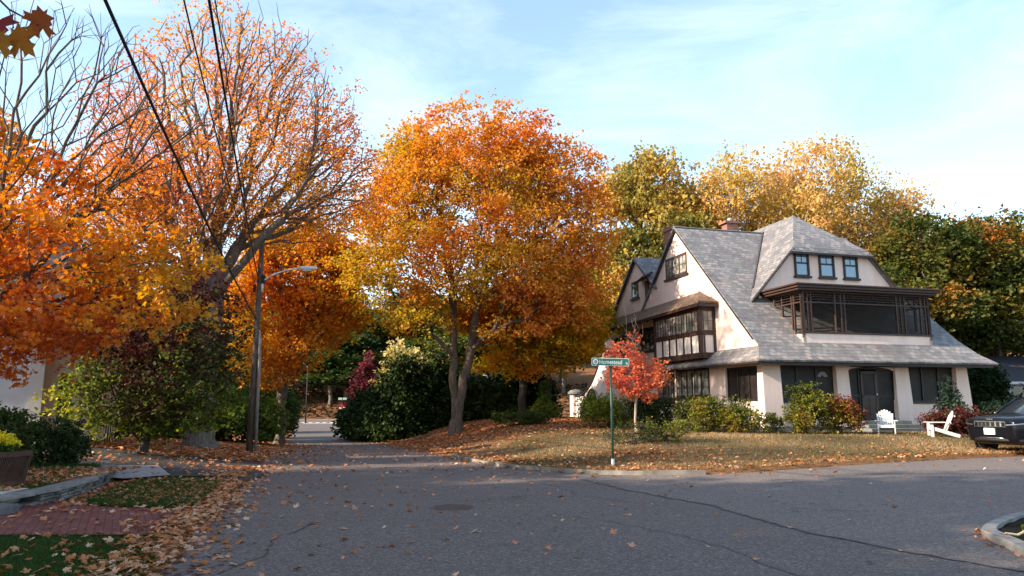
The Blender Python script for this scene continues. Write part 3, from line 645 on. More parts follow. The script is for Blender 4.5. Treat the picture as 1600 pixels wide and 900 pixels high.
# ---- upper screened porch
PX0,PX1,PT=2.3,9.5,.1
m=HM(); m.box(PX0,PX1,PT,PT+.18,3.9,4.80); m.box(PX0,PX0+.18,PT,1.0,3.9,4.80); m.box(PX1-.18,PX1,PT,1.0,3.9,4.80); porch=hb('porch_parapet',m,STUCCO)
m=HM(); m.box(PX0-.05,PX1+.05,PT-.05,PT+.2,4.80,4.88); m.box(PX0-.05,PX0+.2,PT,2.2,4.80,4.88)
zt=6.78
for x,wd in ((PX0,.16),(2.62,.05),(2.80,.06),(4.10,.06),(4.42,.06),(4.62,.06),(7.55,.07),(7.80,.05),(8.02,.06),(8.95,.06),(9.22,.05),(PX1-.12,.12)):
    m.box(x,x+wd,PT,PT+.09,4.88,zt)
for z in (6.22,6.70): m.box(PX0,PX1,PT+.003,PT+.085,z,z+.06)
for z in (6.38,6.5,6.6): m.box(PX0,PX1,PT+.02,PT+.05,z,z+.02)
rr=random.Random(3)
for k in range(26): x=PX0+.15+k*.275; z=rr.choice((6.28,6.4,6.52)); m.box(x,x+.02,PT+.02,PT+.05,z,z+.13)
for a,b in ((2.62,2.80),(4.42,4.62),(7.55,7.80),(8.95,9.22),(7.8,8.02)):
    for z in np.arange(4.98,6.2,.17): m.box(a,b,PT+.02,PT+.05,float(z),float(z)+.018)
    m.box((a+b)/2,(a+b)/2+.018,PT+.02,PT+.05,4.88,6.2)
# left side
for y in (.1,.62,.78,1.5,2.1): m.box(PX0,PX0+.08,y,y+.07,4.6,zt)
for z in (6.22,6.70): m.box(PX0+.003,PX0+.077,PT,2.6,z,z+.06)
for z in (6.38,6.5,6.6): m.box(PX0+.02,PX0+.05,PT,2.5,z,z+.02)
for z in np.arange(4.98,6.2,.17): m.box(PX0+.02,PX0+.05,.62,.8,float(z),float(z)+.018)
for y in (.1,.9,2.0): m.box(PX1-.1,PX1,y,y+.08,4.6,zt)
for z in (6.22,6.70): m.box(PX1-.08,PX1,PT,2.6,z,z+.06)
pf=hb('porch_frame',m,BROWN)
# porch back wall, doors seen through screens
m=HM(); m.box(PX0+.1,PX1-.1,wt-.02,wt+.1,4.3,6.9); hb('porch_back_wall',m,mat_simple('porch_wall_brown',(.10,.075,.06),.8,.2,0,.2,2,.1))
PDM=mat_simple('porch_door_dark',(.02,.02,.022),.3,.5,0,.2,2,0)
for q in ((5.0,5.9),(3.2,4.3)): m=HM(); m.box(q[0],q[1],wt-.08,wt-.02,4.5,6.45); hb('porch_door',m,PDM)
for q in ((5.1,5.4),(5.5,5.8),(3.35,3.7)): m=HM(); m.box(q[0],q[1],wt-.1,wt-.08,5.2,5.9); hb('porch_pane',m,GLASSC)
tr_=NT('porch_mesh'); d_=tr_.n('BsdfDiffuse'); d_.inputs[0].default_value=(.03,.025,.022,1); x_=tr_.n('BsdfTransparent'); mm=tr_.n('MixShader'); mm.inputs[0].default_value=.45; tr_.l(x_.outputs[0],mm.inputs[1]); tr_.l(d_.outputs[0],mm.inputs[2]); tr_.l(mm.outputs[0],tr_.o.inputs['Surface'])
p=HM(); p.box(PX0+.1,PX1-.1,PT+.06,PT+.063,4.88,6.7); p.build('insect_screen',tr_.m,pf)
m=HM(); m.box(PX0-.45,PX1+.3,PT-.4,2.9,6.86,6.98); m.box(PX0-.36,PX1+.22,PT-.3,2.7,6.76,6.86); m.box(PX0-.55,PX1+.38,PT-.48,2.9,6.98,7.06); hb('porch_roof',m,BROWN,bevel=.015)
# chimneys
m=HM(); m.box(.35,1.25,8.5,9.5,8.5,11.65); m.box(.28,1.32,8.43,9.57,11.5,11.62); m.box(.33,1.27,8.48,9.52,11.65,11.74); ch=hb('chimney',m,CHIMNEY)
m=HM(); m.box(5.0,5.75,10.2,10.8,8,12.75); m.box(4.85,5.9,10.1,10.9,12.6,12.74); ch2=hb('chimney',m,CHIMNEY)
m=HM(); m.lathe((5.4,10.5,12.74),[(.14,0),(.16,.2),(.12,.24)],10); m.build('chimney_pot',CONC,ch2)
# ---------------------------------------------------------------- trees
def crown_pts(lobes,n,rng,shell=.5):
    wts=np.array([l[3]*l[4]*l[5]*(l[6] if len(l)>6 else 1) for l in lobes],float); wts=wts**.8; wts/=wts.sum(); P=[]
    for _ in range(n):
        l=lobes[rng.choice(len(lobes),p=wts)]; d=rng.normal(size=3); d/=np.linalg.norm(d); r=rng.random()**(1/3*(1-shell)+.05)
        P.append([l[0]+d[0]*l[3]*r,l[1]+d[1]*l[4]*r,l[2]+d[2]*l[5]*r])
    return np.array(P)
def grow(lines,pts,bf):
    nodes=[];par=[];pl=[]
    for li,line in enumerate(lines):
        for i,p in enumerate(line):
            p=np.array(p,float)
            if i==0 and li>0:
                k=int(np.argmin([np.linalg.norm(np.array(q)-p) for q in nodes])); par.append(k); pl.append(pl[k]+np.linalg.norm(nodes[k]-p))
            elif i==0: par.append(-1); pl.append(0)
            else: par.append(len(nodes)-1); pl.append(pl[-1]+np.linalg.norm(nodes[-1]-p))
            nodes.append(p)
    n0=len(nodes); base=np.array(nodes); bz=base[:,2]
    ok=base[:,2]>lines[0][0][2]+.30*(base[:,2].max()-lines[0][0][2])
    if not ok.any(): ok[:]=True
    M=len(pts); used=np.zeros(M,bool)
    D=np.linalg.norm(pts[:,None]-base[None],axis=2)+bf*np.array(pl)[None]
    D[:,~ok]=1e9
    best=D.argmin(1); bc=D.min(1)
    order=[]; mp_={}
    for _ in range(M):
        c=np.where(used,1e18,bc); j=int(c.argmin()); used[j]=True
        k=best[j]; par.append(int(k)); d=np.linalg.norm(pts[j]-nodes[k]); pl.append(pl[k]+d); nodes.append(pts[j]); me_=len(nodes)-1
        nd=np.linalg.norm(pts-pts[j],axis=1)+bf*pl[-1]; u=(nd<bc)&~used; best[u]=me_; bc[u]=nd[u]
    return np.array(nodes),np.array(par),n0
def skel_mesh(name,nodes,par,rtrunk,rtip,mat,parent,expo=.5,jit=.06,seed=0,flare=1.5,thin=3):
    n=len(nodes); cnt=np.zeros(n); ch=[[] for _ in range(n)]
    for i in range(n):
        if par[i]>=0: ch[par[i]].append(i)
    # counts (children may precede order for polylines: do DFS)
    order=[];st=[i for i in range(n) if par[i]<0]
    while st:
        i=st.pop(); order.append(i); st+=ch[i]
    for i in order[::-1]: cnt[i]=1 if not ch[i] else sum(cnt[c] for c in ch[i])
    rad=rtrunk*(cnt/cnt[0])**expo; rad=np.maximum(rad,rtip)
    rg=np.random.default_rng(seed); V=[];F=[]
    def tube(P,Rr):
        nn=7 if Rr[0]>.08 else (4 if Rr[0]>.025 else thin); b=len(V); x=None
        for i in range(len(P)):
            d=P[min(i+1,len(P)-1)]-P[max(i-1,0)]; L=np.linalg.norm(d); d=d/(L+1e-9)
            if x is None:
                x=np.cross(d,(0,0,1.)); 
                if np.linalg.norm(x)<.05: x=np.cross(d,(1.,0,0))
            else: x=x-d*np.dot(x,d)
            x=x/(np.linalg.norm(x)+1e-9); y=np.cross(d,x)
            for j in range(nn):
                a=2*math.pi*j/nn; V.append(P[i]+(x*math.cos(a)+y*math.sin(a))*Rr[i])
        for i in range(len(P)-1):
            for j in range(nn): F.append((b+i*nn+j,b+i*nn+(j+1)%nn,b+(i+1)*nn+(j+1)%nn,b+(i+1)*nn+j))
    stack=[(0,None)]
    while stack:
        i,src=stack.pop(); P=[];Rr=[]
        if src is not None: P.append(nodes[src]); Rr.append(min(rad[src],rad[i]*1.25))
        cur=i
        while True:
            p=nodes[cur]
            if P:
                L=np.linalg.norm(p-P[-1])
                if L>.5:
                    k=min(4,int(L/.4)); a=P[-1];ra=Rr[-1]
                    for q in range(1,k): P.append(a+(p-a)*q/k+rg.normal(size=3)*jit*min(L,2)*.5+np.array([0,0,.03*L*math.sin(math.pi*q/k)])); Rr.append(ra+(rad[cur]-ra)*q/k)
            P.append(p); Rr.append(rad[cur])
            if not ch[cur]: break
            c=sorted(ch[cur],key=lambda k:-cnt[k]); 
            for o_ in c[1:]: stack.append((o_,cur))
            cur=c[0]
        if src is None:
            Rr[0]*=flare
            if len(Rr)>1: Rr[1]*=1.08
        Rr[-1]*=.5
        if len(P)>1: tube(P,Rr)
    me=bpy.data.meshes.new(name); me.from_pydata([tuple(v) for v in V],[],F); me.materials.append(mat); me.shade_smooth()
    o=bpy.data.objects.new(name,me); COL.objects.link(o)
    if parent: o.parent=parent
    return o,cnt
LEAFSHAPE={
 'quad':(np.array([(0,-.5,0),(.36,0,.10),(0,.5,0),(-.36,0,.10)]),[(0,1,2),(0,2,3)]),
 'hex':(np.array([(0,-.5,0),(.34,-.15,.08),(.28,.25,.06),(0,.5,-.05),(-.28,.25,.06),(-.34,-.15,.08)]),[(0,1,2),(0,2,3),(0,3,4),(0,4,5)]),
 'maple':(np.array([(0,0,0),(0,-.42,0),(.12,-.22,.02),(.42,-.26,.06),(.28,-.06,.04),(.52,.18,.08),(.20,.14,.03),(0,.58,-.06),(-.20,.14,.03),(-.52,.18,.08),(-.28,-.06,.04),(-.42,-.26,.06),(-.12,-.22,.02)]),
          [(0,i,i+1) for i in range(1,12)]+[(0,12,1)]),
}
def leaf_cloud(name,centres,k,sigma,size,shape,hue,mat,parent,rng,flat=.6,droop=.5,up=1.0):
    """centres Nx3, k leaves per centre; hue: array per centre"""
    if len(centres)==0: return None
    ms=max(2,k//9); S_=np.repeat(centres,ms,axis=0)+rng.normal(size=(len(centres)*ms,3))*np.array([sigma,sigma,sigma*flat]); HS=np.repeat(hue,ms)+rng.normal(size=len(S_))*.05
    q=max(1,k//ms); C=np.repeat(S_,q,axis=0); H=np.repeat(HS,q); n=len(C)
    off=rng.normal(size=(n,3))*np.array([sigma,sigma,sigma*.75])*.42; C=C+off
    sz=size*rng.uniform(.6,1.35,n)
    # random frames: normal biased upward
    nrm=rng.normal(size=(n,3)); nrm[:,2]=np.abs(nrm[:,2])*up+.35; nrm/=np.linalg.norm(nrm,axis=1)[:,None]
    t_=rng.normal(size=(n,3)); t_[:,2]-=droop; t_-=nrm*(t_*nrm).sum(1)[:,None]; t_/=np.linalg.norm(t_,axis=1)[:,None]
    b_=np.cross(nrm,t_); LV,LF_=LEAFSHAPE[shape]; m=len(LV)
    V=C[:,None,:]+sz[:,None,None]*(LV[None,:,0,None]*b_[:,None,:]+LV[None,:,1,None]*t_[:,None,:]+LV[None,:,2,None]*nrm[:,None,:])
    F=(np.arange(n)[:,None,None]*m+np.array(LF_)[None]).reshape(-1,3)
    hh=np.repeat(np.clip(H+rng.normal(size=n)*.09,0,1),m)
    return fast_mesh(name,V.reshape(-1,3),F,mat,parent,{'hue':hh})
def vnoise(P,scale,seed):
    return np.array([mnoise.noise(Vector((p[0]*scale+seed,p[1]*scale,p[2]*scale))) for p in P])
def tree(name,label,cat,base,lines,lobes,n=700,bf=.5,rtrunk=.3,rtip=.008,bark=BARK,leaf='central',k=40,sigma=.45,size=.16,shape='quad',hue=None,keep=None,seed=1,shell=.5,flat=.6,droop=.5,group=None,jit=.06,expo=.5,local=False,tips=3,extra=None,up=1.0):
    rng=np.random.default_rng(seed)
    pts=crown_pts(lobes,n,rng,shell)
    if extra is not None: pts=np.vstack([pts,extra])
    nodes,par,n0=grow(lines,pts,bf)
    root=empty(name,base,0,label,cat,group); B=np.array(base)
    o,cnt=skel_mesh('trunk',nodes-B,par,rtrunk,rtip,bark,root,expo,jit,seed)
    sel=(np.arange(len(nodes))>=n0)&(cnt<=tips)
    Cn=nodes[sel]
    hh=.5+.9*vnoise(Cn,.35,seed*3.1)+.35*vnoise(Cn,1.3,seed)
    if hue is not None: hh=hue(Cn,hh)
    if keep is not None:
        pr=keep(Cn); kk=rng.random(len(Cn))<pr; Cn=Cn[kk]; hh=hh[kk]
    leaf_cloud('crown',Cn-B,k,sigma,size,shape,hh,LF[leaf],root,rng,flat,droop,up)
    return root
def hz_(x,y): return float(height(x,y))
BARKM=mat_bark('bark_brown',(.045,.033,.026),(.17,.13,.10))
# central sugar maple -----------------------------------------------------
bx,by=0,0; bz=0; GROW=1.08; T1X,T1Y=-3.08,40.6; T1Z=hz_(T1X,T1Y)-.1
def t1l(L): return [[(T1X+p[0]*GROW,T1Y+p[1]*GROW,T1Z+p[2]*GROW) for p in l] for l in L]
def t1c(L): return [(T1X+(c[0]+2.85)*GROW,T1Y+(c[1]-37.6)*GROW,T1Z+(c[2]-.1)*GROW,c[3]*GROW,c[4]*GROW,c[5]*GROW) for c in L]
tree('maple_tree','tall orange and gold maple with a forked trunk, alone on the lawn beside the road','tree',(T1X,T1Y,T1Z),
 t1l([[(bx,by,bz),(bx,by,bz+.7),(bx-.05,by,bz+1.5),(bx-.16,by,bz+2.4),(bx-.18,by,bz+4),(bx-.2,by,bz+6),(bx-.4,by+.1,bz+8.2),(bx-.8,by,bz+10.3),(bx-1.1,by,bz+12.4)],
  [(bx+.08,by,bz+.9),(bx+.30,by-.1,bz+2.4),(bx+.72,by,bz+4.4),(bx+1.2,by,bz+7.0),(bx+2.1,by+.3,bz+9.6),(bx+2.0,by,bz+12)],
  [(bx-.3,by,bz+5.2),(bx-1.6,by-.6,bz+7.2),(bx-3.2,by-.8,bz+9.2)],[(bx+1.25,by,bz+7),(bx+3.2,by-.5,bz+8.8),(bx+4.6,by,bz+10.5)],[(bx-.15,by,bz+5.8),(bx+.1,by-1.5,bz+8.0),(bx+.3,by-2.6,bz+10)]]),
 t1c([(-3.0,37.6,11.2,5.0,5.0,5.0),(-5.9,37.0,9.8,3.2,3.2,3.0),(1.2,37.5,10.6,3.6,3.6,3.6),(-2.4,37,14.9,3.8,3.4,2.7),(.2,37,15.2,2.6,2.6,1.9),(-4.4,37,15.0,2.2,2.2,1.6),(1.2,36.8,7.6,2.6,2.6,2.2),(-6.4,37,7.2,2.2,2.2,1.4),(2.6,36.5,8.4,2.2,2.5,2.8),(-.2,35.2,9.5,3.2,2.4,3.2),(.4,37,13.2,3,3,2.4),(.2,36,5.6,1.6,1.6,1.0),(-4.6,38,13,2.6,2.6,2.2),(-4.6,36.5,6.0,2.0,2,.9),(3.4,37,6.8,1.6,2,1.4),(-7.6,37,8.4,1.2,1.6,1.4),(-5.6,37.5,13.9,2.4,2.4,2.0),(2.4,37.3,13.6,2.5,2.5,2.2),(3.6,37,10.8,1.9,2.2,2.4),(-7.0,37.3,12.2,1.8,2,1.8)]),
 n=1900,bf=.45,rtrunk=.34,rtip=.012,bark=BARKM,leaf='central',k=64,sigma=.40,size=.18,seed=11,shell=.45,
 hue=lambda C,h:.46+.55*(h-.5)+.022*(C[:,0]+3)+.018*(C[:,2]-10),flat=.5)
# left maple, pink orange, half bare ---------------------------------------
bx,by=-12.5,29.6; bz=hz_(bx,by)-.1
def keepT2(C):
    hgt=(C[:,2]-9)/8; right=(C[:,0]+9.5)/4
    return np.clip(1.08-.80*np.maximum(0,hgt)**1.0-.50*np.maximum(0,right)*(C[:,2]>8),.07,1)
tree('maple_tree','huge pink and orange maple behind the utility pole, bare grey limbs fanning out on top','tree',(bx,by,bz),
 [[(bx,by,bz),(bx,by,bz+.8),(bx-.05,by,bz+3),(bx+.05,by,bz+6),(bx+.1,by,bz+8.2)],
  [(bx+.1,by,bz+7.6),(bx+.8,by,bz+9.4),(bx+1.1,by,bz+11.5),(bx+1.9,by,bz+14),(bx+2.6,by,bz+16.5)],
  [(bx+.1,by,bz+8.2),(bx-.4,by+.1,bz+10.5),(bx-.5,by,bz+13),(bx-.9,by,bz+16)],
  [(bx+.2,by,bz+8.0),(bx+1.7,by+.2,bz+10.2),(bx+3.4,by+.3,bz+12.2),(bx+5.2,by,bz+14.0)],
  [(bx+.0,by,bz+7.0),(bx-1.6,by,bz+9.2),(bx-2.8,by+.2,bz+12),(bx-3.6,by,bz+14.8)],
  [(bx+.2,by,bz+7.4),(bx+2.6,by+1.2,bz+9.4),(bx+4.8,by+1.6,bz+11.6)],[(bx,by,bz+7.2),(bx-2.4,by-.6,bz+8.6),(bx-4.4,by-.6,bz+10.4)],[(bx,by,bz+7.6),(bx+.4,by-1.6,bz+10),(bx+.5,by-2.6,bz+13)]],
 [(-12.3,29.6,13.2,5.6,4.5,5.2),(-14.8,29.3,11.8,2.8,3.4,3.4),(-9.2,29.6,12.4,3.2,3.0,3.8),(-7.4,29.6,11.0,2.0,2.2,2.4),(-14.2,29,9.2,3.2,3.4,2.4),(-10.5,32.6,10.0,3.0,1.5,1.5),(-11.4,29.6,16.5,3.2,3,2.6),(-16.0,29,9.5,2.0,3,2.4)],
 n=1900,bf=.75,rtrunk=.58,rtip=.009,leaf='glow',k=46,sigma=.40,size=.125,seed=5,shell=.4,keep=keepT2,hue=lambda C,h:h*.75+.06+.035*(C[:,2]-11)+.04*np.abs(C[:,0]+12),flat=.6,expo=.52,jit=.05)
# orange maple at the road's left edge behind the pole ------------------------
bx,by=-13.9,44.0; bz=hz_(bx,by)-.1
tree('maple_tree','bright orange maple leaning over the road just behind the utility pole and its street lamp','tree',(bx,by,bz),
 [[(bx,by,bz),(bx+.1,by,bz+3),(bx+.3,by,bz+6),(bx+.6,by,bz+9)],[(bx+.2,by,bz+4.5),(bx+2,by-.5,bz+6.2),(bx+3.6,by-.8,bz+7.4)],[(bx+.3,by,bz+7),(bx+2,by,bz+9.5)]],
 [(-12.6,43.5,9.4,3.3,3,2.6),(-11.2,43,7.2,2.6,2.4,1.9),(-13,43,5.0,2.4,2.2,1.9),(-13.2,43.5,11.2,2.6,2.6,1.8),(-10.9,43,10.2,1.8,2,1.4),(-15,43,7.5,2.4,2.4,3),(-14.9,42.2,3.4,1.7,1.6,1.0)],
 n=800,bf=.5,rtrunk=.26,leaf='near',k=60,sigma=.42,size=.22,seed=21,hue=lambda C,h:h*.5+.02,flat=.45)
# near left maple --------------------------------------------------------------
bx,by=-12.4,16.6; bz=hz_(bx,by)-.1
tree('maple_tree','near maple at far left, leaves drooping in front of the cream house','tree',(bx,by,bz),
 [[(bx,by,bz),(bx+.1,by,bz+2),(bx+.2,by,bz+4),(bx+.4,by,bz+6)],
  [(bx+.2,by,bz+4.2),(bx+1.1,by,bz+6.2),(bx+1.9,by,bz+8.4),(bx+2.3,by,bz+10.6)],[(bx+.2,by,bz+3.6),(bx+1.8,by+.1,bz+5.0),(bx+3.4,by+.2,bz+6.8),(bx+4.4,by,bz+8.4)],
  [(bx+.3,by,bz+5),(bx+.5,by,bz+7.4),(bx+.4,by,bz+10)],[(bx+.2,by,bz+3.2),(bx+2,by-.6,bz+4.3),(bx+4.0,by-.9,bz+4.9)],[(bx+.1,by,bz+3),(bx+1.5,by-2,bz+4),(bx+2.4,by-3.5,bz+4.4)]],
 [(-11.2,16.2,3.9,2.6,2.2,.9),(-8.9,15.9,3.7,2.0,1.7,.75),(-12.0,15.5,2.75,1.5,1.6,.65),(-11.3,15.0,2.5,1.1,1.2,.4),(-10.2,15.4,2.9,1.2,1.2,.45),(-10.2,16,5.3,2.4,2.2,.8),(-9.6,14.2,3.2,1.3,1.3,.5),(-12.4,16.3,5.8,1.6,2,1.0),(-8.2,16.2,4.9,1.4,1.5,.6),(-11.3,16.2,6.6,1.8,1.7,.7,.6),(-11.0,16.4,8.9,2.9,1.8,2.6,1.6),(-9.0,16.4,8.0,2.4,1.6,1.9,1.2)],
 n=1500,bf=.75,rtrunk=.22,rtip=.005,bark=BARKM,leaf='near',k=26,sigma=.27,size=.125,shape='maple',seed=9,keep=lambda C:np.clip(1.25-(C[:,2]-5.5)*.6,.0,1),hue=lambda C,h:h*.75+.10,flat=.55,droop=1.0,jit=.05)
# dark dogwood thicket ------------------------------------------------------------
bx,by=-11.0,22.0; bz=hz_(bx,by)-.1
tree('dogwood_tree','low spreading dogwood, maroon on top, sunlit yellow green coloured in below, on the leafy bed','tree',(bx,by,bz),
 [[(bx,by,bz),(bx+.1,by,bz+.6),(bx+.2,by,bz+1.4)],[(bx,by,bz+.4),(bx-.8,by,bz+1.5),(bx-1.4,by,bz+2.6)],[(bx+.1,by,bz+.6),(bx+1.0,by,bz+1.9),(bx+1.6,by,bz+3.2)],[(bx+.1,by,bz+.8),(bx+.3,by,bz+2.4),(bx+.5,by,bz+4)]],
 [(-10.8,22,2.5,2.4,1.9,1.5),(-10.4,22.3,3.9,2.0,1.7,1.4),(-12.0,21.8,1.7,1.5,1.4,.9),(-9.9,22.2,2.2,1.4,1.4,1.5),(-10.9,22.4,4.8,2.0,1.6,1.2),(-12.0,22.6,3.6,1.5,1.3,1.5),(-10.2,22.2,1.3,1.7,1.2,.6),(-11.2,21.4,1.2,1.4,1.1,.6)],
 n=720,bf=.4,rtrunk=.11,bark=BARKD,leaf='dog',k=36,sigma=.28,size=.12,shape='hex',seed=4,hue=lambda C,h:(h-.5)*.5+.25+.16*(C[:,2]-.6)-.05*(C[:,0]<-11.3),flat=.35,droop=.3)  # palest hues sit low and left, putting sunlit leaves into the colour
# yellow maples between the big maple and the house ---------------------------
bx,by=.65,44.5; bz=hz_(bx,by)-.1
tree('maple_tree','golden yellow maple with a dark straight trunk growing behind the tall forked maple','tree',(bx,by,bz),
 [[(bx,by,bz),(bx,by,bz+2.5),(bx+.1,by,bz+5),(bx+.2,by,bz+8)]],
 [(.8,44,6.6,3.4,3,2.2),(-1.5,43.5,7.2,2.4,2.4,1.6),(3.2,43.6,5.4,2.4,2.4,1.6),(.6,43,3.9,1.6,1.6,.7),(-1.2,43,4.2,1.1,1.1,.7)],
 n=520,bf=.45,rtrunk=.24,bark=BARKD,leaf='yellow',k=60,sigma=.42,size=.22,seed=31,hue=lambda C,h:h*.9+.12,flat=.4)
bx,by=2.3,46.5; bz=hz_(bx,by)-.1
tree('maple_tree','slim young yellow maple left of the round capped gate post','tree',(bx,by,bz),
 [[(bx,by,bz),(bx,by,bz+3),(bx+.1,by,bz+6.5)]],
 [(2.4,46.5,4.8,1.7,2,1.4),(3.6,46.5,7.4,2.4,2.2,2.0),(5.0,47,6.9,1.6,1.8,1.5),(3,46.5,9.6,2.2,2,1.6)],
 n=330,bf=.45,rtrunk=.13,bark=BARKD,leaf='yellow',k=55,sigma=.42,size=.22,seed=32,hue=lambda C,h:h*.8,flat=.4)
# small red maple on the lawn
bx,by=5.35,31.6; bz=hz_(bx,by)-.05
tree('maple_tree','small scarlet maple sapling with a thin pale stem, right of the street sign','tree',(bx,by,bz),
 [[(bx,by,bz),(bx-.02,by,bz+1.0),(bx,by,bz+2.4),(bx+.05,by,bz+3.6),(bx+.1,by,bz+5.0)],[(bx,by,bz+2.2),(bx-.3,by,bz+4.0),(bx-.4,by,bz+5.4)]],
 [(5.1,31.6,2.75,1.0,.9,.75),(6.1,31.6,2.9,.8,.7,.65),(4.9,31.6,3.6,.8,.8,.7),(5.6,31.6,2.2,.7,.7,.4),(5.3,31.6,4.8,.5,.5,.9,.5),(4.5,31.5,2.7,.4,.4,.5)],
 n=260,bf=.5,rtrunk=.055,rtip=.006,bark=BARKL,leaf='red',k=24,sigma=.18,size=.11,shape='quad',seed=41,keep=lambda C:np.clip(1.1-(C[:,2]-3.9)*1.1,.0,1),hue=lambda C,h:h*.8+.12*(C[:,2]-2),flat=.6,droop=.8)
# ------------- background trees: prototypes copied with their own labels
def proto(name,leaf,seed,hgt=16,rad=5,trunkf=.25,n=520,k=70,sigma=.55,size=.27,keep=None,hue=None,bark=BARK,flat=.6,rt=.3,rtip=.02,shell=.6):
    rg=np.random.default_rng(seed); L=[]
    for i in range(9):
        a=rg.uniform(0,6.28); r=rg.uniform(.25,.62)*rad; z=rg.uniform(trunkf+.16,.86)*hgt; s_=rg.uniform(.36,.55)*rad*(1.1-.35*(z/hgt))
        L.append((r*math.cos(a),r*math.sin(a),z,s_,s_,s_*rg.uniform(.6,.85)))
    L.append((0,0,hgt*.82,rad*.5,rad*.5,hgt*.16))
    r_=tree(name,'background tree','tree',(0,0,0),[[(0,0,0),(.1,0,hgt*.2),(-.1,.1,hgt*.42),(.1,0,hgt*.66)]],L,n=n,bf=.45,rtrunk=rt,rtip=rtip,bark=bark,leaf=leaf,k=k,sigma=sigma,size=size,seed=seed,keep=keep,hue=hue,flat=flat,shell=shell)
    return r_
def place(pr,spots,group):
    for i,(x,y,s,sz,rz,lab) in enumerate(spots):
        o=pr if i==0 else copy_tree(pr)
        o.location=(x,y,hz_(x,y)-.15); o.scale=(s,s,sz); o.rotation_euler=(0,0,rz)
        if i and not pr.get('label'): pass
        o['label']=lab; o['category']='tree'; o['group']=group
GB='trees standing behind the pink house'
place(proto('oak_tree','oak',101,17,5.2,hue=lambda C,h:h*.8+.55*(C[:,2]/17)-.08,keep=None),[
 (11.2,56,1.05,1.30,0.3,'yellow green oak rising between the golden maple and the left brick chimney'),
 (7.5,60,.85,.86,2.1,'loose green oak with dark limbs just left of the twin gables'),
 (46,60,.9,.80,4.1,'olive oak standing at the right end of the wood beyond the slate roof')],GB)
place(proto('beech_tree','tan',102,18,6.4,k=46,size=.22,sigma=.6,n=900,keep=lambda C:np.clip(1.3-C[:,2]/18*.75,.2,1),bark=BARKL,rtip=.018,hue=lambda C,h:h*.7+.08),[
 (25.0,58,1.15,1.30,1.0,'tallest tan beech with thin pale twigs above the hipped dormer roof'),
 (18.2,56.5,1.05,1.24,3.3,'golden tan beech above the ridge between the two chimneys'),
 (30.5,61,1.05,1.26,5.0,'half bare tan beech with pinkish twigs right of the dormer peak'),
 (34.0,64,.9,1.0,2.2,'smaller tan beech whose top thins out above the russet oaks')],GB)
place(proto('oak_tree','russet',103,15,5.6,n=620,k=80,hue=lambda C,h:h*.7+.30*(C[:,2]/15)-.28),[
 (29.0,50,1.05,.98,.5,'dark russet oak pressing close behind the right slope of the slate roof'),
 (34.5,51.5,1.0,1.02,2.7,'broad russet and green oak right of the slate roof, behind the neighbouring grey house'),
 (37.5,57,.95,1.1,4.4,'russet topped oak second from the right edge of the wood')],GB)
place(proto('ash_tree','green',104,15,4.8,n=520,k=75,hue=lambda C,h:h*.9+.25*(C[:,2]/15)),[  # hue yellows with height: the sunlit top is put into the leaf colour
 (40.5,55,1.05,1.0,.4,'green ash at the right edge of the picture, with sunlit yellow coloured into its top'),
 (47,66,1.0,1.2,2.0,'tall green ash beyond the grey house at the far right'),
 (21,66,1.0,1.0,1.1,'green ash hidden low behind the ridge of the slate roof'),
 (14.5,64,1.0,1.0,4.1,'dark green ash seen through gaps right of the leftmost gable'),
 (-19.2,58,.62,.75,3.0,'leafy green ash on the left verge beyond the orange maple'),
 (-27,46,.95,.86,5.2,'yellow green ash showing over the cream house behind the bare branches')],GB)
# far wooded hill
GH='trees of the wooded hill across the street'
spots=[]; rg=np.random.default_rng(77)
desc=['dark','deep green','mossy','dull green','shaded','olive']; 
pw=proto('hill_tree','wood',105,15,5.0,n=260,k=62,size=.62,sigma=.85)
pw2=proto('hill_tree','wood',106,17,4.4,n=260,k=62,size=.62,sigma=.85)
A=[];B2=[]
for row,(yy,x0,x1,nn) in enumerate(((126,-62,10,13),(140,-70,14,12),(158,-80,20,12),(180,-90,90,15),(120,16,80,9),(118,-66,-6,9))):
    for i in range(nn):
        x=x0+(x1-x0)*(i+.5)/nn+rg.uniform(-2,2); y=yy+rg.uniform(-5,5)
        rowd=['just above the brown bank','in the second row up','in the third row up','on the hill crest','low beyond the pink house','low behind the bank'][row]
        px=800+1144*x/y; 
        lab='hill tree '+rowd+', '+('far left' if px<200 else 'left behind the half bare maple' if px<430 else 'over the end of the road' if px<600 else 'left of the forked maple trunk' if px<720 else 'between the maples and the house' if px<960 else 'behind the house')
        (A if (i+row)%2 else B2).append((x,y,rg.uniform(.85,1.2),rg.uniform(.85,1.15)*(.6 if row==5 else .95 if row<3 else .8),rg.uniform(0,6.28),lab))
place(pw,A,GH); place(pw2,B2,GH)
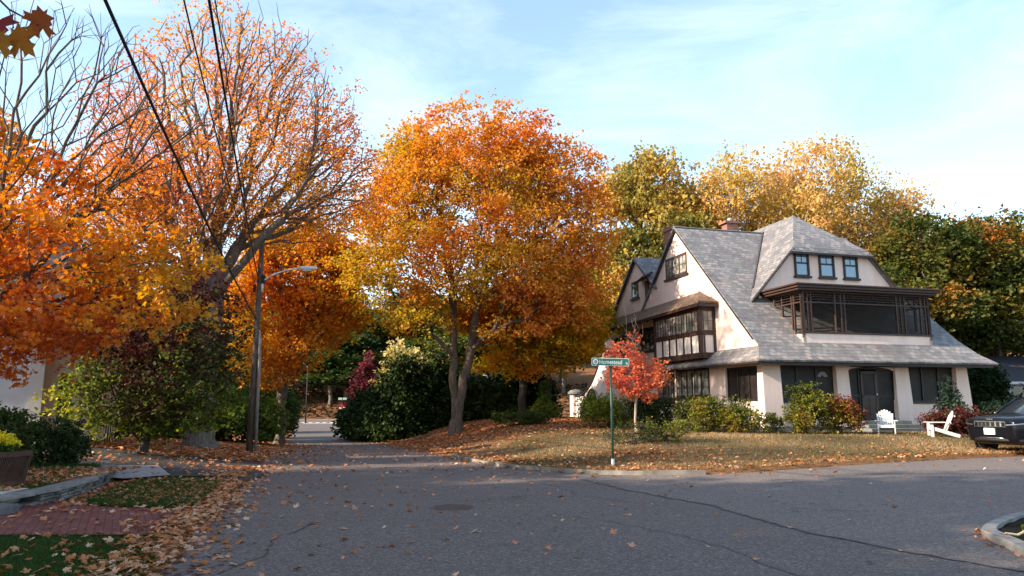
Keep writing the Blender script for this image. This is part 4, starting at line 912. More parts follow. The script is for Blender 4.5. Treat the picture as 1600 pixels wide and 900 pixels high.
# ------------- shrubs and hedges
def shrub(name,label,cat,x,y,rx,ry,h,leaf='shrub',n=120,k=45,size=.09,sigma=.14,seed=1,hue=None,group=None,shape='quad',bark=BARKD,pointed=False,shell=.65,bot=.15):
    z=hz_(x,y)
    L=[(x,y,z+h*.5,rx,ry,h*.5)]
    rg=np.random.default_rng(seed)
    for i in range(5): a=rg.uniform(0,6.28); L.append((x+rx*.55*math.cos(a),y+ry*.55*math.sin(a),z+h*rg.uniform(.35,.72),rx*.5,ry*.5,h*.3))
    if pointed: L=[(x,y,z+h*(.12+.16*i),rx*(1-.17*i),ry*(1-.17*i),h*.14) for i in range(6)]
    lines=[[(x,y,z-.05),(x,y,z+h*.12),(x,y,z+h*.3)]]+([[(x,y,z+h*.3),(x,y,z+h*.9)]] if pointed else [])
    return tree(name,label,cat,(x,y,z-.05),lines,L,n=n,bf=.3,rtrunk=.05,rtip=.005,bark=bark,leaf=leaf,k=k,sigma=sigma,size=size,seed=seed,hue=hue,flat=.8,shape=shape,shell=shell,tips=9,group=group,droop=.1,expo=.4)
GS='foundation shrubs along the pink house'
shrub('shrub','big olive and rust shrub under the ground floor windows of the gable side','shrub',8.1,31.3,1.15,.8,1.55,seed=51,n=170,hue=lambda C,h:h*.8+.0,group=GS)
shrub('shrub','bright yellow green shrub at the house corner with gaps showing pink stucco','shrub',9.6,30.6,.75,.6,1.35,seed=52,n=90,hue=lambda C,h:h*.6+.08,group=GS)
shrub('shrub','thin low shrub with pale sprigs beside the corner pillar','shrub',10.5,30.3,.6,.5,.85,seed=53,n=40,k=30,hue=lambda C,h:h*.5+.25,group=GS)
shrub('shrub','tall yellow green shrub with a reddish tip in front of the first screened bay','shrub',11.9,29.9,.8,.7,1.95,seed=54,n=150,hue=lambda C,h:h*.6+.10,group=GS)
shrub('shrub','red and green blueberry like shrub left of the entrance steps','shrub',13.4,30.2,1.05,.7,1.45,seed=55,n=150,hue=lambda C,h:h*.8+.06+.32*np.clip((C[:,0]-12.8),-.5,1),group=GS)
shrub('shrub','dark red barberry mound below the right screened bay','shrub',18.1,30.0,1.3,.7,1.05,leaf='dog',seed=56,n=150,hue=lambda C,h:h*.3+.58,group=GS)
shrub('shrub','blue green young pine behind the red barberry mound','shrub',18.5,30.9,.75,.65,2.1,leaf='pine',seed=57,n=130,hue=lambda C,h:h*.8+.1,group=GS,size=.10,pointed=True)
shrub('shrub','dull olive shrub just beyond the right end pillar','shrub',20.6,31.2,.8,.7,1.2,leaf='pine',seed=58,n=110,hue=lambda C,h:h*.4+.1,group=GS)
shrub('evergreen_shrub','dark evergreen crowding the right end of the porch eave','shrub',24.2,37.5,.95,1.0,3.1,leaf='yew',seed=59,n=260,size=.16,sigma=.24,group=GS)
shrub('evergreen_shrub','dark hedge in front of the grey neighbouring house at the right edge','shrub',30.5,39,4.9,1.4,1.9,leaf='pine',seed=60,n=330,size=.2,sigma=.35)
shrub('shrub','tan seeding grass clump beside the black car','shrub',21.6,30.6,1.0,.5,.9,leaf='tan',seed=61,n=60,size=.08)
shrub('hedge_shrub','clipped dark green and red shrub beside the arched garden wall','shrub',4.55,34.6,1.45,1.0,1.5,leaf='dog',seed=62,n=230,hue=lambda C,h:.52+(h-.5)*.4,sigma=.16)
shrub('hedge_shrub','dark rounded yew behind the scarlet sapling','shrub',6.7,34.0,1.1,.9,1.5,leaf='yew',seed=63,n=190,hue=lambda C,h:h*.8+.1)
shrub('shrub','weedy low green bush at the foot of the street sign post','shrub',4.0,24.6,1.0,.7,.75,leaf='shrub',seed=64,n=80,k=26,hue=lambda C,h:h*.5+.1,size=.06)
shrub('shrub','sprawling weedy bush right of the scarlet sapling stem','shrub',5.2,24.9,1.0,.7,.8,leaf='shrub',seed=65,n=80,k=26,hue=lambda C,h:h*.5+.05,size=.06)
shrub('shrub','low mound of olive leaves on the leaf strewn rise right of the forked trunk','shrub',.45,36.6,1.35,.8,.62,leaf='shrub',seed=66,n=120,hue=lambda C,h:h*.5+.08)
# dark yews left of the big maple
GY_='dark yews along the right side of the road'
for i,(x,y,r,h,lab) in enumerate(((-7.6,50,3.1,6.0,'tallest dark yew directly left of the forked maple trunk'),(-9.6,52.5,2.2,3.6,'dark yew sloping down towards the blue bin'),(-5.0,50.5,2.7,5.2,'dark yew immediately behind the forked maple trunk'),(-2.0,49,2.3,2.7,'dark yew just right of the forked maple trunk'),(.4,50.5,2.2,3.0,'dark yew behind the golden maple trunk'),(1.2,52,1.8,3.6,'dark evergreen by the slim yellow maple'),(-11.2,55,1.5,2.1,'smallest dark yew at the roadside behind the blue bin'))):
    shrub('yew_tree',lab,'yew',x,y,r,r*.8,h,leaf='yew',pointed=(i in (0,2,5)),seed=70+i,n=300,size=.24,sigma=.34,k=55,group=GY_,bot=0)
shrub('hydrangea_tree','cream flowering hydrangea tree glowing behind the dark yews','tree',-8.4,55.5,1.6,1.3,7.2,leaf='cream',seed=80,n=150,size=.26,sigma=.35)
shrub('hydrangea_tree','small cream blossom cluster tree between the yews and the forked trunk','tree',-5.6,55.5,.9,.9,6.8,leaf='cream',seed=81,n=60,size=.26,sigma=.3)
shrub('conifer_tree','pointed dark maroon tree on the far side of the cross street','tree',-21.3,107.5,3.1,2.5,8.6,leaf='purple',seed=82,n=320,size=.42,sigma=.5,pointed=True)
shrub('conifer_tree','little blue grey spruce left of the round capped gate post','tree',1.9,43.0,.7,.7,2.3,leaf='green',seed=83,n=90,size=.12,pointed=True)
# left side greenery
GL='hedging along the left verge of the road'
for i,(x,y,r,h,leaf,lab) in enumerate(((-16.5,50,1.8,3.8,'green','green thicket right of the utility pole at the verge'),(-18.6,56,2.0,4.0,'green','green thicket beyond the second pole'),(-15.4,40.5,2.6,2.6,'green','dark hedge behind the trunk of the huge old maple'),(-18.8,38,2.6,2.8,'yew','dark shrub left of the huge old maple trunk'),(-21.3,66,2.0,3.4,'green','small thicket nearest the far end of the road'))):
    shrub('thicket_shrub',lab,'shrub',x,y,r,r*.8,h,leaf=leaf,seed=90+i,n=220,size=.2,sigma=.3,group=GL,hue=lambda C,h:h*.7)
shrub('rounded_shrub','large dark evergreen shrub at the left edge behind the flower planter','shrub',-11.9,16.6,1.1,.9,1.55,leaf='yew',seed=97,n=220,size=.075,sigma=.12,k=60,hue=lambda C,h:h*1.1+.25)
shrub('rounded_shrub','low rounded box shrub right of the large dark evergreen shrub','shrub',-11.0,17.6,.75,.7,1.15,leaf='yew',seed=98,n=150,size=.07,sigma=.11,k=60,hue=lambda C,h:h*.8)
# ---------------------------------------------------------------- utility pole, lamp, wires
POLEM=mat_bark('pole_wood',(.05,.035,.028),(.15,.11,.085))
px_,py_=-10.55,29.7; pz_=hz_(px_,py_)-.1
pole=empty('utility_pole',(px_,py_,pz_),0,'brown wooden utility pole carrying a street lamp arm, at the left kerb of the road','utility pole')
m=MB(); m.tube([(0,0,0),(.03,0,4),(.06,0,9.15)],[.135,.12,.10],10); m.build('post',POLEM,pole,True)
m=MB(); m.tube([(.27,-.05,0),(.24,-.05,3.4),(.17,-.04,5.0)],[.065,.06,.045],8); m.build('riser_pipe',mat_simple('grey_riser',(.22,.2,.19),.7,.3,0,.2,5,.1),pole,True)
for q in ((-.2,-.12,-.05,.05,6.6,6.9),(.12,.25,-.08,.08,6.95,7.3)): m=MB(); m.box(*q); m.build('splice_box',BLACK,pole)
m=MB(); m.tube([(.15,0,6.75),(.22,0,7.1),(.55,-.02,7.3),(1.1,-.05,7.5),(1.7,-.06,7.6)],.035,8); m.box(.1,.2,-.05,.05,6.6,7.1)
LAMPM=mat_simple('lamp_grey',(.62,.62,.62),.45,.4,0,.05,3,0)
arm=m.build('lamp_arm',LAMPM,pole,True)
m=MB(); m.lathe((1.65,-.06,7.6),[(.03,0),(.07,.05),(.10,.3),(.09,.6),(.04,.78)],10,'x'); m.build('lamp_head',LAMPM,arm,True)
m=MB(); m.box(1.85,2.2,-.13,.01,7.47,7.52); m.build('lens',mat_simple('lens_grey',(.5,.5,.48),.2,.5,0,0,2,0),arm)
def wire(label,a,b,sag,r,n=40):
    a=Vector(a);b=Vector(b); P=[]
    for i in range(n+1):
        t=(i/n); p=a.lerp(b,t); p.z-=4*sag*t*(1-t); P.append(p)
    m=MB(); 
    c=P[0].copy(); m.tube([p-c for p in P],r,6)
    o=m.build('overhead_wire',BLACK,None,True); o.location=c; tag(o,label,'wire','wires running overhead from the pole'); return o
# behind-camera pole top about (-1.6,-12)
wire('thickest black cable, leftmost, crossing from the top edge towards the lower part of the pole',(px_-.0,py_-.1,5.1),(-1.65,-9,11.3),.75,.030)
wire('thin black wire in the middle of the three overhead lines',(px_-.05,py_-.1,6.4),(.63,-9,9.9),.6,.014)
wire('thick black wire, the rightmost overhead line reaching the pole top',(px_+.05,py_-.1,6.6),(1.27,-9,9.7),.6,.022)
wire('thin wire running close beside the rightmost thick wire',(px_+.05,py_-.1,7.0),(1.45,-9,9.3),.6,.010)
wire('far service wire leaving the pole towards the trees down the road',(px_+.06,py_,pz_+8.7),(-25,88,8.5),.9,.014)
# second pole down the road
x,y=-15.0,47.0; z=hz_(x,y)-.1
p2=empty('utility_pole',(x,y,z),0,'thinner second pole further down the road, half hidden by orange leaves','utility pole')
m=MB(); m.tube([(0,0,0),(.05,0,8.5)],[.15,.11],8); m.build('post',POLEM,p2,True)
m=MB(); m.box(-.5,.5,-.05,.05,8.0,8.1); m.build('crossarm',POLEM,p2)
# far street lamp and signs
x,y=-24.6,87.6; z=hz_(x,y)-.1
o=empty('street_lamp',(x,y,z),0,'slim dark lamp column where the road meets the cross street','street lamp')
m=MB(); m.tube([(0,0,0),(0,0,6.8)],[.09,.06],8); m.build('column',BLACK,o,True)
m=MB(); m.tube([(0,0,6.7),(-.6,0,7.3),(-1.3,0,7.4)],.04,6); m.box(-1.9,-1.2,-.12,.12,7.33,7.43); m.build('lamp_arm',METAL,o)
SIGNG=mat_simple('sign_green',(.012,.12,.085),.4,.5,0,.08,2,0); SIGNW=mat_simple('sign_white',(.75,.77,.76),.4,.5,0,.03,2,0); POSTG=mat_simple('post_green',(.015,.055,.038),.5,.4,0,.15,4,.05)
def text(body,size,name,mat,parent,loc,rot,depth=.002):
    c=bpy.data.curves.new(name,'FONT'); c.body=body; c.size=size; c.extrude=depth; c.align_x='LEFT'
    to=bpy.data.objects.new(name+'_curve',c); COL.objects.link(to); bpy.context.view_layer.update()
    me=bpy.data.meshes.new_from_object(to.evaluated_get(bpy.context.evaluated_depsgraph_get())); bpy.data.objects.remove(to); 
    me.materials.clear(); me.materials.append(mat)
    o=bpy.data.objects.new(name,me); COL.objects.link(o); o.parent=parent; o.location=loc; o.rotation_euler=rot; return o
x,y=-18.3,79.0; z=hz_(x,y)-.05
o=empty('road_sign',(x,y,z),0,'distant sign post with a small green blade over a red and white stop sign','road sign')
m=MB(); m.tube([(0,0,0),(0,0,3.1)],.05,6); m.build('post',BLACK,o)
m=MB(); m.lathe((0,-.07,2.0),[(.38,0),(.38,.02)],8,'y'); st=m.build('stop_plate',mat_simple('stop_red',(.35,.03,.03),.4,.5,0,.1,2,0),o)
m=MB(); m.box(-.28,.28,-.08,-.074,1.93,2.07); m.build('white_band',SIGNW,st)
m=MB(); m.box(-.45,.45,-.03,0,2.85,3.08); m.build('street_blade',mat_simple('sign_pale_green',(.25,.4,.33),.5,.5,0,.05,2,0),o)
x,y=-22.6,70; z=hz_(x,y)
o=empty('roadside_sign',(x,y,z-.05),0,'small pale green board on a short stake by the left thicket','sign')
m=MB(); m.box(-.03,.03,-.03,.03,0,1.3); m.build('stake',BROWN,o)
m=MB(); m.box(-.3,.3,-.05,-.03,.8,1.45); m.build('board',mat_simple('board_green',(.35,.5,.25),.5,.3,0,.2,3,0),o)
# ---------------------------------------------------------------- near street sign
x,y=2.62,19.25; z=hz_(x,y)-.02
sg=empty('street_sign',(x,y,z),0,'green street name sign reading Homestead St on a slim green post at the lawn corner','street sign')
m=MB(); m.tube([(0,0,0),(-.01,0,2.72)],.032,8); m.build('post',POSTG,sg,True)
m=MB(); m.tube([(0,0,-.05),(0,0,.22)],.045,8); m.build('base_sleeve',METAL,sg,True)
m=MB(); m.box(-.06,.04,-.045,.045,2.58,2.84); m.tube([(-.01,0,2.8),(-.01,0,2.93)],.018,6); m.build('bracket',POSTG,sg)
m=MB(); 
PB=[]; W0,W1,H0,H1,rr_=-.50,.50,0,.205,.03
for cx,cz,a0 in ((W1-rr_,H1-rr_,0),(W0+rr_,H1-rr_,90),(W0+rr_,H0+rr_,180),(W1-rr_,H0+rr_,270)):
    for k in range(5): a=R(a0+k*22.5); PB.append((cx+rr_*math.cos(a),cz+rr_*math.sin(a)))
m.prism(PB,'y',0,.006); o=m.build('border_plate',SIGNW,sg); o.location=(-.02,-.062,2.62)
m=MB(); m.prism([(a*.975,.1025+(b-.1025)*.90) for a,b in PB],'y',-.002,.0); 
o2=m.build('sign_face',SIGNG,o); o.rotation_euler=(0,R(1.0),R(3))
hl_=text('Homestead',.165,'lettering',SIGNW,o,(-.30,-.004,.045),(R(90),0,0)); hl_.scale=(.80,1,1)
text('St',.088,'lettering',SIGNW,o,(.405,-.004,.045),(R(90),0,0))
m=MB(); m.lathe((-.395,-.006,.105),[(.072,0),(.072,.003)],20,'y'); m.build('seal',SIGNW,o)
m=MB(); m.lathe((-.395,-.009,.105),[(.046,0),(.046,.002)],16,'y'); m.build('seal_centre',mat_simple('seal_grey',(.22,.25,.28),.5,.4,0,.3,30,0),o)
# ---------------------------------------------------------------- adirondack chairs
def chair(label,loc,rz):
    o=empty('adirondack_chair',loc,rz,label,'chair','white lawn chairs')
    m=MB() # faces -y
    for s in (-1,1): 
        m=MB(); m.hexa([(s*.30-.02,-.36,0),(s*.30+.02,-.36,0),(s*.30+.02,-.26,0),(s*.30-.02,-.26,0),(s*.30-.02,-.36,.55),(s*.30+.02,-.36,.55),(s*.30+.02,-.26,.55),(s*.30-.02,-.26,.55)]); m.build('front_leg',WHITE,o)
        m=MB(); m.bar((s*.27,-.34,.36),(s*.27,.62,.04),.03,.13,(0,0,1)); m.build('rear_leg',WHITE,o)
        m=MB(); m.prism([(s*.25,.28),(s*.25,-.30),(s*.27,-.46),(s*.42,-.46),(s*.44,-.30),(s*.36,.28)] if s>0 else [(-.25,.28),(-.36,.28),(-.44,-.30),(-.42,-.46),(-.27,-.46),(-.25,-.30)],'z',.55,.575); m.build('armrest',WHITE,o)
    m=MB()
    for i in range(6):
        y0=-.37+i*.095; zz=.375-.033*i; m.hexa([(-.28,y0,zz),(.28,y0,zz),(.28,y0+.08,zz-.028),(-.28,y0+.08,zz-.028),(-.28,y0,zz+.02),(.28,y0,zz+.02),(.28,y0+.08,zz-.008),(-.28,y0+.08,zz-.008)])
    m.box(-.29,.29,-.375,-.355,.28,.375); m.build('seat',WHITE,o)
    m=MB()
    for i in range(7):
        c=(i-3)*.082; hgt=.98-.028*(abs(i-3)**1.6)
        def bp(zz): return .16+(zz-.2)*.42
        x0,x1=c*.92-.031,c*.92+.031; tx0,tx1=c*1.12-.038,c*1.12+.038
        m.hexa([(x0,bp(.2),.2),(x1,bp(.2),.2),(x1,bp(.2)+.02,.2),(x0,bp(.2)+.02,.2),(tx0,bp(hgt),hgt),(tx1,bp(hgt),hgt),(tx1,bp(hgt)+.02,hgt),(tx0,bp(hgt)+.02,hgt)])
        m.prism([(tx0+.04+.04*math.cos(a),hgt-.001+.026*math.sin(a)) for a in [math.pi*k/6 for k in range(7)]],'y',bp(hgt),bp(hgt)+.02)
    m.bar((-.34,.33,.54),(.34,.33,.54),.03,.06); m.bar((-.28,.50,.80),(.28,.50,.80),.03,.06); m.build('backrest',WHITE,o)
    return o
chair('white slatted lawn chair facing the road in front of the porch steps',(15.3,30.1,hz_(15.3,30.1)-.01),R(-24))
chair('white slatted lawn chair seen from the side, nearer the black car',(16.6,28.6,hz_(16.6,28.6)-.01),R(-108))
# ---------------------------------------------------------------- black car
PAINTB=NT('car_paint'); PAINTBM=PAINTB.bsdf((.003,.0035,.006),.25,.18,0,None,.28)
CGL=NT('car_glass'); CGLM=CGL.bsdf((.03,.04,.055),.03,1.0,.2)
CHR=NT('chrome'); CHRM=CHR.bsdf((.75,.76,.78),.18,.5,1.0)
PLAST=mat_simple('black_trim_plastic',(.008,.008,.009),.6,.3,0,.1,5,.05)
def car():
    h_=math.atan2(.94,-.30) # heading (-.94,-.30)
    cx,cy=16.15+1.05,24.5+.35
    hd=Vector((-.95,-.31,0)).normalized(); fx,fy=15.95,23.85
    c=Vector((fx,fy,0))-hd*0; z=hz_(fx+.8,fy)-.07
    o=empty('black_car',(fx+.0,fy+.0,z),math.atan2(hd.y,hd.x),'shiny black sport utility car parked on the lawn edge at the right of the picture','car')
    o.scale=(1.08,1.06,1.10)
    # local +x is forward; front bumper at x=+.35 ; length 4.6
    X0=.55
    # body sections: (x, half width, zlow, zshoulder, ztop(hood/roof edge line))
    sec=[(0.03,.66,.40,.86,.93),(0.0,.76,.34,.93,1.0),(-.03,.80,.31,.95,1.03),(-.16,.88,.28,.99,1.07),(-.40,.925,.26,1.02,1.11),(-.9,.935,.25,1.05,1.16),(-1.30,.94,.24,1.07,1.19),(-1.6,.94,.24,1.07,1.19),(-2.4,.94,.24,1.05,1.14),(-3.4,.94,.24,1.08,1.16),(-4.1,.92,.28,1.08,1.18),(-4.5,.86,.34,1.05,1.12),(-4.62,.74,.45,.95,1.0)]
    V=[];F=[]
    for (x,hw,zl,zs,zt) in sec:
        prof_=[(0,zl),(hw*.80,zl),(hw*.97,zl+.12),(hw,zl+(zs-zl)*.45),(hw*.995,zs-.06),(hw*.955,zs),(hw*.80,zs+(zt-zs)*.80),(hw*.42,zt),(0,zt+.015)]
        full=prof_+[(-a,b) for a,b in prof_[-2:0:-1]]
        V+=[(x+X0,a,b) for a,b in full]
    k=16
    for i in range(len(sec)-1):
        for j in range(k): F.append((i*k+j,i*k+(j+1)%k,(i+1)*k+(j+1)%k,(i+1)*k+j))
    F+=[tuple(range(k)),tuple(range(len(sec)*k-1,len(sec)*k-k-1,-1))]
    b=mesh_obj('body',V,F,PAINTBM,o,True); sm=b.modifiers.new('subsurf','SUBSURF'); sm.levels=1; sm.render_levels=2
    # greenhouse
    gh=[(-1.25,.78,.62,1.16),(-1.95,.70,.60,1.60),(-2.6,.69,.60,1.665),(-3.6,.68,.58,1.64),(-4.15,.66,.55,1.50),(-4.5,.72,.55,1.12)]
    V=[];F=[]
    for (x,hwb,hwt,zt) in gh:
        V+=[(x+X0,-.86,1.08),(x+X0,-hwt-.06 if zt>1.3 else -.80,max(1.10,zt-.04)),(x+X0,0,zt+.03),(x+X0,hwt+.06 if zt>1.3 else .80,max(1.10,zt-.04)),(x+X0,.86,1.08)]
    for i in range(len(gh)-1):
        for j in range(4): F.append((i*5+j,i*5+j+1,(i+1)*5+j+1,(i+1)*5+j))
    gl=mesh_obj('glasshouse',V,F,CGLM,o,True)
    m=MB(); m.slab([(X0-2.02,-.64,1.615),(X0-2.02,.64,1.615),(X0-2.7,.66,1.70),(X0-3.7,.64,1.67),(X0-4.2,.6,1.54),(X0-4.2,-.6,1.54),(X0-3.7,-.64,1.67),(X0-2.7,-.66,1.70)],.04)
    for s in (-1,1):
        m.bar((X0-1.22,s*.83,1.13),(X0-2.0,s*.655,1.605),.06,.06); m.bar((X0-2.95,s*.87,1.1),(X0-2.85,s*.67,1.64),.06,.05); m.bar((X0-4.45,s*.8,1.12),(X0-4.15,s*.62,1.54),.1,.06)
        m.bar((X0-2.06,s*.66,1.61),(X0-4.15,s*.63,1.55),.06,.06)
    m.build('roof',PAINTBM,o,True)
    # front face details at x ~ X0+.0
    m=MB()
    for i in range(7):
        y=(i-3)*.145; xx=X0+.02-.20*abs(y)**1.5
        m.box(xx-.03,xx+.05,y-.055,y+.055,.80,.93)
    gr=m.build('grille',PLAST,o,bevel=.01)
    m=MB()
    for i in range(7):
        y=(i-3)*.145; xx=X0+.035-.20*abs(y)**1.5
        for a,b_,c_,d_ in ((y-.068,y+.068,.915,.950),(y-.062,y+.062,.785,.797),(y-.072,y-.052,.79,.945),(y+.052,y+.072,.79,.945)): m.box(xx-.02,xx+.062,a,b_,c_,d_)
    m.build('slot_surround',CHRM,gr)
    for s in (-1,1):
        m=MB(); m.hexa([(X0-.17,s*.54,.80),(X0-.02,s*.54,.82),(X0-.17,s*.80,.84),(X0-.45,s*.90,.86),(X0-.17,s*.54,.92),(X0-.04,s*.54,.93),(X0-.20,s*.80,.95),(X0-.50,s*.895,.95)]) if False else m.add([(X0-.08,s*.53,.82),(X0-.20,s*.78,.84),(X0-.48,s*.915,.88),(X0-.50,s*.905,.96),(X0-.22,s*.775,.945),(X0-.09,s*.53,.93),(X0-.3,s*.5,.88)],[(0,1,4,5),(1,2,3,4),(0,5,6),(0,6,2,1),(5,4,3,6),(2,6,3)])
        for v in range(len(m.V)): m.V[v]=(m.V[v][0]+.10,m.V[v][1]*1.035,m.V[v][2]+.01)
        hl=m.build('headlight',CGLM,o)
        m=MB(); m.tube([(X0+.05,s*.54,.84),(X0-.0,s*.80,.86),(X0-.34,s*.955,.90)],.018,6); m.build('light_strip',CHRM,hl)
        m=MB(); m.lathe((X0-.17,s*.70,.53),[(.055,0),(.06,.07),(.05,.09)],12,'x'); m.build('fog_light',CHRM,o)
    m=MB(); m.box(X0-.05,X0+.075,-.17,.17,.565,.745); pl=m.build('number_plate',SIGNW,o)
    m=MB()
    for i,w_ in enumerate((.03,.035,.02,.035,.03,.035)): m.box(X0+.075,X0+.077,-.115+i*.043,-.115+i*.043+w_*.8,.62,.69)
    m.build('plate_marks',mat_simple('faded_red',(.35,.15,.16),.5,.3,0,0,2,0),pl)
    m=MB(); m.tube([(X0-.52,-.93,.40),(X0-.16,-.80,.41),(X0+.03,-.4,.415),(X0+.05,0,.415),(X0+.03,.4,.415),(X0-.16,.80,.41),(X0-.52,.93,.40)],.055,8); m.build('lower_bumper',PLAST,o,True)
    m=MB(); m.tube([(X0-.10,-.62,.47),(X0+.045,-.3,.475),(X0+.06,0,.475),(X0+.045,.3,.475),(X0-.10,.62,.47)],.012,6); m.build('bumper_strip',CHRM,o,True)
    m=MB(); m.box(X0-.03,X0+.03,-.11,.11,.985,1.02); m.build('bonnet_badge',CHRM,o)
    for sx in (-.86,-3.62):
        for s in (-1,1):
            m=MB(); m.lathe((sx+X0,s*.74,.36),[(.20,-.02),(.33,-.02),(.36,.03),(.36,.17),(.33,.22),(.22,.225)] if s>0 else [(.20,.02),(.33,.02),(.36,-.03),(.36,-.17),(.33,-.22),(.22,-.225)],24,'y'); wh=m.build('wheel',BLACK,o,True)
            m=MB(); m.lathe((sx+X0,s*.955,.36),[(.225,0),(.21,.008),(.05,.01)] if s>0 else [(.225,0),(.21,-.008),(.05,-.01)],20,'y'); m.build('rim',METAL,wh)
            m=MB(); m.lathe((sx+X0,s*.935,.37),[(.42,0),(.44,.02)] if s>0 else [(.42,0),(.44,-.02)],24,'y'); m.build('wheel_arch',PLAST,o)
    for s in (-1,1):
        m=MB(); m.hexa([(X0-1.62,s*.93,1.08),(X0-1.50,s*.93,1.08),(X0-1.53,s*1.12,1.10),(X0-1.65,s*1.12,1.10),(X0-1.62,s*.93,1.22),(X0-1.50,s*.93,1.20),(X0-1.53,s*1.12,1.22),(X0-1.65,s*1.12,1.24)]); m.build('wing_mirror',PAINTBM,o,True,.02)
    return o
car()
# ---------------------------------------------------------------- bins by the road
x,y=-11.5,54.6; z=hz_(x,y)-.02
o=empty('wheeled_bin',(x,y,z),0,'dark blue wheeled bin at the roadside in front of the dark yews','bin')
BL=mat_simple('bin_blue',(.012,.03,.10),.5,.4,0,.1,3,0)
m=MB(); m.hexa([(-.26,-.28,.1),(.26,-.28,.1),(.26,.28,.1),(-.26,.28,.1),(-.33,-.36,.98),(.33,-.36,.98),(.33,.36,.98),(-.33,.36,.98)]); m.build('tub',BL,o,bevel=.02)
m=MB(); m.hexa([(-.35,-.4,.98),(.35,-.4,.98),(.35,.4,.98),(-.35,.4,.98),(-.3,-.3,1.08),(.3,-.3,1.08),(.3,.38,1.08),(-.3,.38,1.08)]); m.tube([(-.25,.42,1.0),(.25,.42,1.0)],.02,6); m.build('lid',mat_simple('bin_lid',(.02,.035,.08),.5,.4,0,.1,3,0),o)
for s in (-1,1): m=MB(); m.lathe((s*.28,.28,.12),[(.12,0),(.12,s*.05)],12,'x'); m.build('wheel',BLACK,o)
x,y=-10.3,54.4; z=hz_(x,y)-.02
o=empty('recycling_box',(x,y,z),R(10),'small pale grey box on the grass right of the blue bin','box')
m=MB(); m.hexa([(-.35,-.2,0),(.35,-.2,0),(.35,.2,0),(-.35,.2,0),(-.42,-.25,.4),(.42,-.25,.4),(.42,.25,.4),(-.42,.25,.4)]); m.build('tub',mat_simple('pale_grey',(.5,.52,.56),.5,.4,0,.1,3,0),o,bevel=.02)
m=MB(); m.box(-.44,.44,-.27,.27,.4,.44); m.build('lid',WHITE,o)
# ---------------------------------------------------------------- planter with yellow chrysanthemums
x,y=-8.95,12.9
TZ=.22
pl=empty('planter',(x,y,TZ),R(-12),'tapered dark brown wooden planter with lattice panels at the left edge','planter')
WOODP=mat_simple('planter_wood',(.065,.030,.020),.7,.3,0,.35,5,.2)
w0,w1,h_=.27,.34,.60
m=MB()
for sx in (-1,1):
    for sy in (-1,1): m.bar((sx*w0,sy*w0,0),(sx*w1,sy*w1,h_),.07,.07)
for z_,w_ in ((.04,w0+.01),(h_-.04,w1)):
    for s in (-1,1): m.bar((-w_,s*w_,z_),(w_,s*w_,z_),.06,.09); m.bar((s*w_,-w_,z_),(s*w_,w_,z_),.06,.09)
m.build('frame',WOODP,pl)
m=MB(); m.hexa([(-w0,-w0,.02),(w0,-w0,.02),(w0,w0,.02),(-w0,w0,.02),(-w1+.03,-w1+.03,h_-.03),(w1-.03,-w1+.03,h_-.03),(w1-.03,w1-.03,h_-.03),(-w1+.03,w1-.03,h_-.03)]); m.build('panel',mat_simple('lattice_pale',(.20,.19,.19),.8,.2,0,.2,6,.1),pl)
m=MB()
def lat(fn):
    n=7
    for i in range(-n,n):
        for sg_ in (1,-1):
            a=(i/n*1.0, 0.0); b=(i/n*1.0+sg_*1.0, 1.0)
            # clip to [-1,1] x
            t0,t1=0,1
            pts=[]
            for t in np.linspace(0,1,9):
                xx=a[0]+(b[0]-a[0])*t
                if -1<=xx<=1: pts.append((xx,t))
            if len(pts)>1: m.bar(fn(*pts[0]),fn(*pts[-1]),.018,.016,(0,-1,0.01))
lat(lambda u,t:(u*(w0+(w1-w0)*t),-(w0+(w1-w0)*t)-.004,.06+t*(h_-.12)))
lat(lambda u,t:((w0+(w1-w0)*t)+.004,u*(w0+(w1-w0)*t),.06+t*(h_-.12)))
m.build('lattice',WOODP,pl)
rg=np.random.default_rng(5)
c=np.array([[.05+.24*math.cos(a)*r,.0+.2*math.sin(a)*r,h_+.10+.14*(1-r*r)+.05*rg.random()] for a,r in zip(rg.uniform(0,6.28,46),rg.random(46)**.5)])
fl=empty('chrysanthemum_plant',(x,y,TZ),0,'clump of yellow chrysanthemums growing in the lattice planter','plant')
LF['mum']=mat_leaf('petal_yellow',[(0,(.55,.42,.01)),(1,(.80,.68,.04))],.3)
leaf_cloud('flowers',c,60,.035,.035,'hex',np.full(len(c),.6),LF['mum'],fl,rg,.5,0)
c=np.array([[.30*math.cos(a)*r,.28*math.sin(a)*r,h_+.03+.09*rg.random()] for a,r in zip(rg.uniform(0,6.28,70),rg.random(70)**.5)])
leaf_cloud('leaves',c,30,.05,.05,'hex',np.full(len(c),.5),LF['green'],fl,rg,.7,0)
